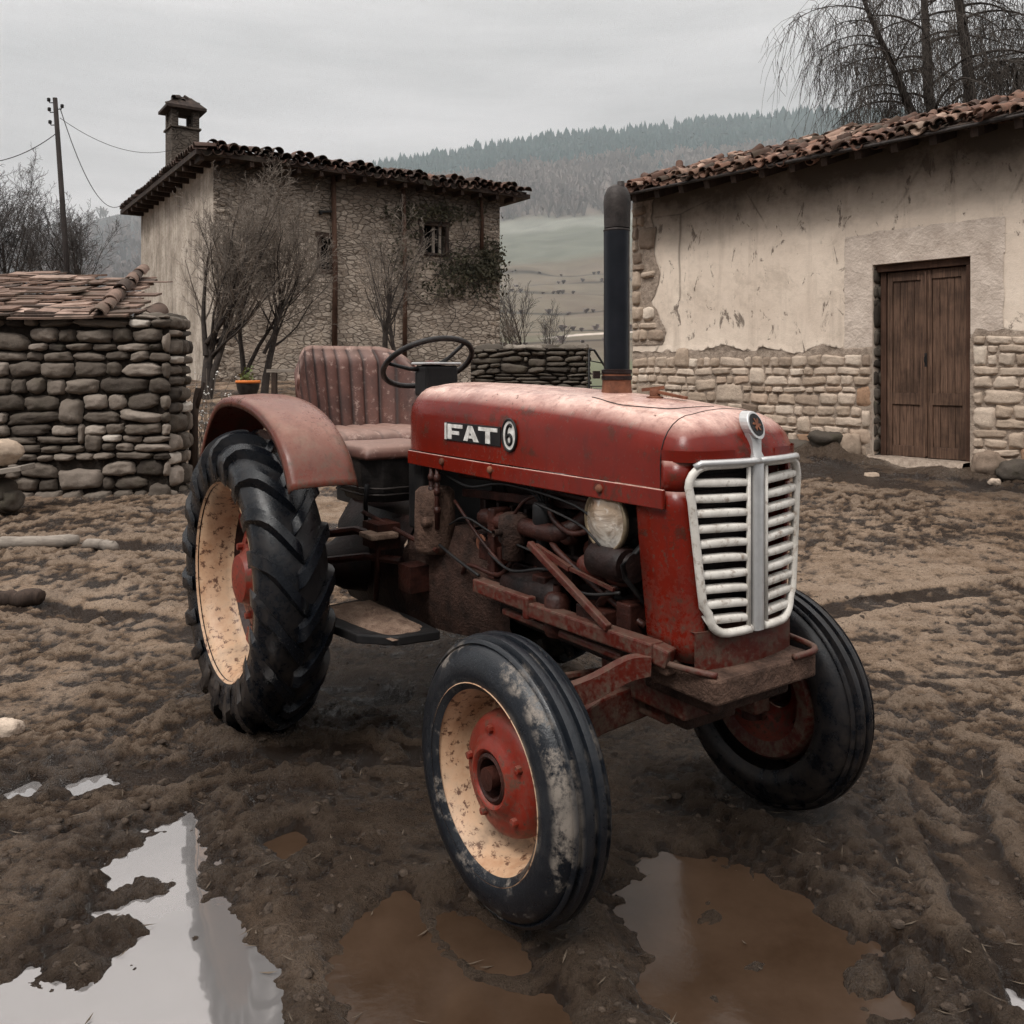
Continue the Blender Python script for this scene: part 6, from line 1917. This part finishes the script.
# ------------------------------------------------------------------ loose things in the yard
def rock_mesh(name, c, s, seed, mat, parent=None, n=16, flatb=.5, tone=.5):
    m = MB(); m.tone = tone; rows = []
    for i in range(n + 1):
        th_ = math.pi * i / n; row = []
        for j in range(n * 2):
            ph = math.pi * j / n
            d = Vector((math.sin(th_) * math.cos(ph), math.sin(th_) * math.sin(ph), math.cos(th_)))
            k = 1 + .30 * mnoise.noise(d * 1.3 + Vector((seed, 0, 0))) + .12 * mnoise.noise(d * 3.4 + Vector((0, seed, 0))) + .05 * mnoise.noise(d * 8 + Vector((0, 0, seed)))
            sq = 1 / max(abs(d.x), abs(d.y), abs(d.z)) ** .35
            row.append((c[0] + d.x * s[0] * k * sq, c[1] + d.y * s[1] * k * sq, c[2] + d.z * s[2] * k * sq))
        rows.append(row)
    m.grid(rows, closed_u=True)
    return m.build(name, mat, parent, smooth=True, tones=True)


def cott(s_, out, dz=0):   # a point in front of the cottage wall
    x, y = CA[0] + CD[0] * s_ + -.755 * out, CA[1] + CD[1] * s_ - .656 * out
    return x, y, gz(x, y) + dz
RK = 'rocks along the foot of the cottage'
for s_, o_, sz, mt, tn, lb in ((2.72, .34, (.15, .12, .085), 'pale_stone', .75, 'pale oval rock lying in the soil left of the cottage door'), (3.00, .30, (.22, .16, .11), 'dark_stone', .35, 'dark flat rock just left of the cottage door, beside the pale oval one'),
                               (3.36, .26, (.20, .17, .12), 'dark_stone', .2, 'dark rock against the left door jamb of the cottage'), (3.60, .12, (.12, .11, .16), 'pale_stone', .3, 'upright pale stone at the foot of the left door jamb'),
                               (5.20, .12, (.15, .14, .15), 'pale_stone', .05, 'large brownish boulder at the right of the cottage door'), (5.50, .18, (.19, .15, .11), 'dark_stone', .25, 'broad dark rock right of the boulder by the door'),
                               (5.40, .5, (.055, .05, .04), 'pale_stone', .95, 'small white stone on the dark soil right of the door'), (2.3, .35, (.10, .08, .06), 'pale_stone', .5, 'small pale rock farthest left along the cottage foot'),
                               (.45, .4, (.28, .24, .24), 'dark_stone', .5, 'dark boulder at the far left corner of the cottage'), (4.3, .95, (.08, .06, .03), 'pale_stone', .4, 'flat pale stone in front of the cottage door step')):
    x, y, z = cott(s_, o_); tag(rock_mesh('rock', (0, 0, 0), sz, s_ * 9, MAT[mt], tone=tn), lb, 'rock', RK).location = (x, y, z + sz[2] * .35)
x, y = flat(6, 728, .02); tag(rock_mesh('rock', (0, 0, 0), (.065, .05, .04), 88, MAT['pale_stone'], tone=.75), 'pale smooth stone in the mud at the left picture edge', 'rock').location = (x, y, gz(x, y) + .02)
c_ = at(8, 456, 7.9)
tag(rock_mesh('rock', (0, 0, 0), (.20, .16, .115), 61, MAT['pale_stone'], tone=.42), 'pinkish rock resting on a plank at the left picture edge', 'rock').location = (at(-2, 452, 7.8).x, 7.8, at(-2, 452, 7.8).z)
pA, pB = at(-30, 476, 7.7), at(28, 467, 7.75)
m = MB(); m.bar(pA, pB, .30, .045); tag(m.build('plank', MAT['grey_wood'], bevel=.006), 'short weathered plank lying on stones at the left picture edge', 'plank')
for u, v, s_, sd in ((-6, 492, (.17, .15, .13), 71), (8, 500, (.12, .12, .10), 72), (-14, 470, (.15, .14, .12), 73)):
    p = at(u, v, 7.8); tag(rock_mesh('rock', (0, 0, 0), s_, sd, MAT['dark_stone'], tone=.3), 'dark rock stacked under the plank at the left picture edge', 'rock', 'rocks under the plank').location = p


def log(name, label, u0, v0, u1, v1, r, mat, cat='log', seed=1):
    def gp_(u, v):
        x, y = flat(u, v, .10)
        for _ in range(5): x, y = flat(u, v, gz(x, y) + r * .6)
        return Vector((x, y, gz(x, y) + r * .75))
    a, b = gp_(u0, v0), gp_(u1, v1); q = random.Random(seed); n = 14
    m = MB(); c0 = (a + b) / 2
    P = [a.lerp(b, k / n) - c0 + Vector((q.gauss(0, .006), q.gauss(0, .006), q.gauss(0, .005))) for k in range(n + 1)]
    m.tube(P, [r * (.9 + .2 * q.random()) * (1 if 0 < k < n else .85) for k in range(n + 1)], 10)
    o = m.build(name, mat, smooth=True); o.location = c0
    return tag(o, label, cat)


log('log', 'long pale bleached log lying on the ground in front of the shed', -40, 548, 77, 541, .050, MAT['grey_wood'], seed=1)
log('log', 'short pale piece of wood lying just right of the long log', 84, 543, 118, 547, .040, MAT['grey_wood'], seed=2)
log('log', 'dark half-buried log on the mud nearer than the pale log', -30, 602, 42, 598, .05, MAT['old_wood'], seed=3)

# planter bowl, rail and weeds
pxx, pyy = px(248, 15.4), 15.4
zp = at(248, 397, 15.4).z
pot = thing('planter_bowl', 'round dark planter bowl with an orange rim standing behind the tractor fender', 'planter', (pxx, pyy, zp))
m = MB(); m.lathe([(0, 0), (.11, .0), (.15, .05), (.19, .15), (.205, .245), (.185, .245), (.17, .20), (0, .20)], 28, 'z'); m.build('bowl', MAT['leather_black'], pot, angle=40)
m = MB(); m.lathe([(.203, .246), (.216, .25), (.218, .285), (.205, .295), (.190, .288), (.185, .247)], 28, 'z'); m.build('rim', MAT['orange'], pot, smooth=True)
m = MB(); m.lathe([(.188, .262), (.10, .285), (0, .29)], 20, 'z'); m.build('filling', MAT['orange'], pot, smooth=True)
m = MB(); q = random.Random(3)
for k in range(60):
    c_ = Vector((q.gauss(-.02, .06), q.gauss(0, .06), .29 + abs(q.gauss(0, .11)))); a = Vector((q.gauss(0, 1), q.gauss(0, 1), q.gauss(0, 1))).normalized() * .035; b = a.orthogonal().normalized() * .022
    m.f.append([m.vert(c_ - a), m.vert(c_ + b), m.vert(c_ + a), m.vert(c_ - b)])
tag(m.build('seedling', MAT['leafgreen'], pot), kind='stuff')
m = MB(); m.lathe([(.16, -.60), (.19, -.3), (.17, -.04), (.12, -.003), (0, -.002)], 16, 'z'); m.build('stone_foot', MAT['pale_stone'], pot, smooth=True)
ra = at(267, 371, 14.4)
rl = thing('wooden_rail', 'low grey wooden rail on short posts left of the driver seat', 'rail', (ra.x, 14.4, 0))
m = MB(); m.bar((0, 0, ra.z), (1.5, .1, ra.z + .02), .10, .055); m.build('rail', MAT['grey_wood'], rl, bevel=.005)
for x_ in (.12, 1.2):
    m = MB(); m.bar((x_, .01, gz(ra.x, 14.4) - .1), (x_, .01, ra.z - .03), .085, .085, up=(1, 0, 0)); m.build('post', MAT['old_wood'], rl, bevel=.005)
wd = thing('dry_weeds', 'dry weeds with pale seed heads beside the end of the shed wall', 'weeds', (px(197, 9.6), 9.6, gz(px(197, 9.6), 9.6)))
m, hd = MB(), MB(); q = random.Random(12)
for k in range(46):
    a = q.uniform(0, 6.28); P = [Vector((q.gauss(0, .06), q.gauss(0, .10), 0))]; d = Vector((math.cos(a) * .16, math.sin(a) * .16, 1)); L_ = q.uniform(.5, 1.25)
    for s_ in range(5): d = (d + Vector((q.gauss(0, .16), q.gauss(0, .16), 0))).normalized(); P.append(P[-1] + d * L_ / 5)
    m.tube(P, [.006, .005, .004, .004, .003, .003], 3, cap=False)
    for s_ in range(3):
        c_ = P[-1 - q.randrange(2)] + Vector((q.gauss(0, .04), q.gauss(0, .04), q.gauss(0, .03))); rr_ = q.uniform(.008, .017)
        hd.lathe([(0, rr_), (rr_, 0), (0, -rr_)], 5, 'z', c_)
m.build('stems', MAT['twig'], wd); hd.build('seed_heads', MAT['letter'], wd)
st3 = at(187, 420, 9.3)
m = MB(); m.tube([(0, 0, -.6), (.01, 0, 0), (.05, .02, .32)], [.05, .045, .03], 7); m.tube([(.03, 0, .1), (.12, 0, .38)], [.03, .018], 6)
o = m.build('stump', MAT['old_wood'], smooth=True); o.location = (px(193, 9.2), 9.2, .95)
tag(o, 'dark split wooden stake standing at the end of the shed wall', 'stake')

# clods and scraps in the mud: nobody could count them
m = MB(); q = random.Random(101)
CX, CY, CS = [], [], []
for k in range(1100):
    v = q.uniform(425, 1020); u = q.uniform(-60, 1090); x, y = flat(u, v, .02)
    CX.append(x); CY.append(y); CS.append(abs(q.gauss(0, 1)))
CZ = ground_z(np.array(CX), np.array(CY))
for x, y, z, s in zip(CX, CY, CZ, CS):
    if z < WATER + .01: continue
    r = min(.028, .0035 + .005 * s) * (1 + .10 * y)
    pts = []; sx_, sy_ = r * q.uniform(.7, 1.6), r * q.uniform(.7, 1.4); rot = q.uniform(0, 3.14)
    ids = []
    for zz_, k_ in ((-.3, 1.), (.18, .9), (.42, .5)):
        ring = []
        for j in range(6):
            a = rot + j * math.pi / 3; kk_ = k_ * q.uniform(.55, 1.3)
            ring.append((x + math.cos(a) * sx_ * kk_, y + math.sin(a) * sy_ * kk_, z + zz_ * r * q.uniform(.8, 1.2)))
        ids.append(ring)
    g_ = m.grid(ids, closed_u=True); m.f.append(list(g_[-1]))
tag(m.build('mud_clods', MAT['clod'], smooth=True), 'small clods of mud strewn over the yard', 'mud clods', kind='stuff')
m = MB(); q = random.Random(103)
CX, CY = [], []
for k in range(380):
    v = 400 + 620 * q.random() ** .8; u = q.uniform(-60, 1090); x, y = flat(u, v, .02); CX.append(x); CY.append(y)
CZ = ground_z(np.array(CX), np.array(CY))
for x, y, z in zip(CX, CY, CZ):
    if z < WATER - .01 and q.random() < .93: continue
    z = max(z, WATER); a = q.uniform(0, 6.28); L_ = q.uniform(.008, .032) * (1 + .06 * y); w_ = q.uniform(.0010, .0026) * (1 + .1 * y); e_ = Vector((math.cos(a), math.sin(a), q.uniform(-.1, .25))) * L_; n_ = Vector((-math.sin(a), math.cos(a), q.uniform(-.3, .3))) * w_
    c_ = Vector((x, y, z + .005)); m.f.append([m.vert(c_ - e_), m.vert(c_ + n_), m.vert(c_ + e_ * .8 + Vector((0, 0, .004))), m.vert(c_ - n_)])
tag(m.build('straw_litter', MAT['straw'] if 'straw' in MAT else MAT['twig']), 'bits of straw and twig trodden into the mud', 'litter', kind='stuff')
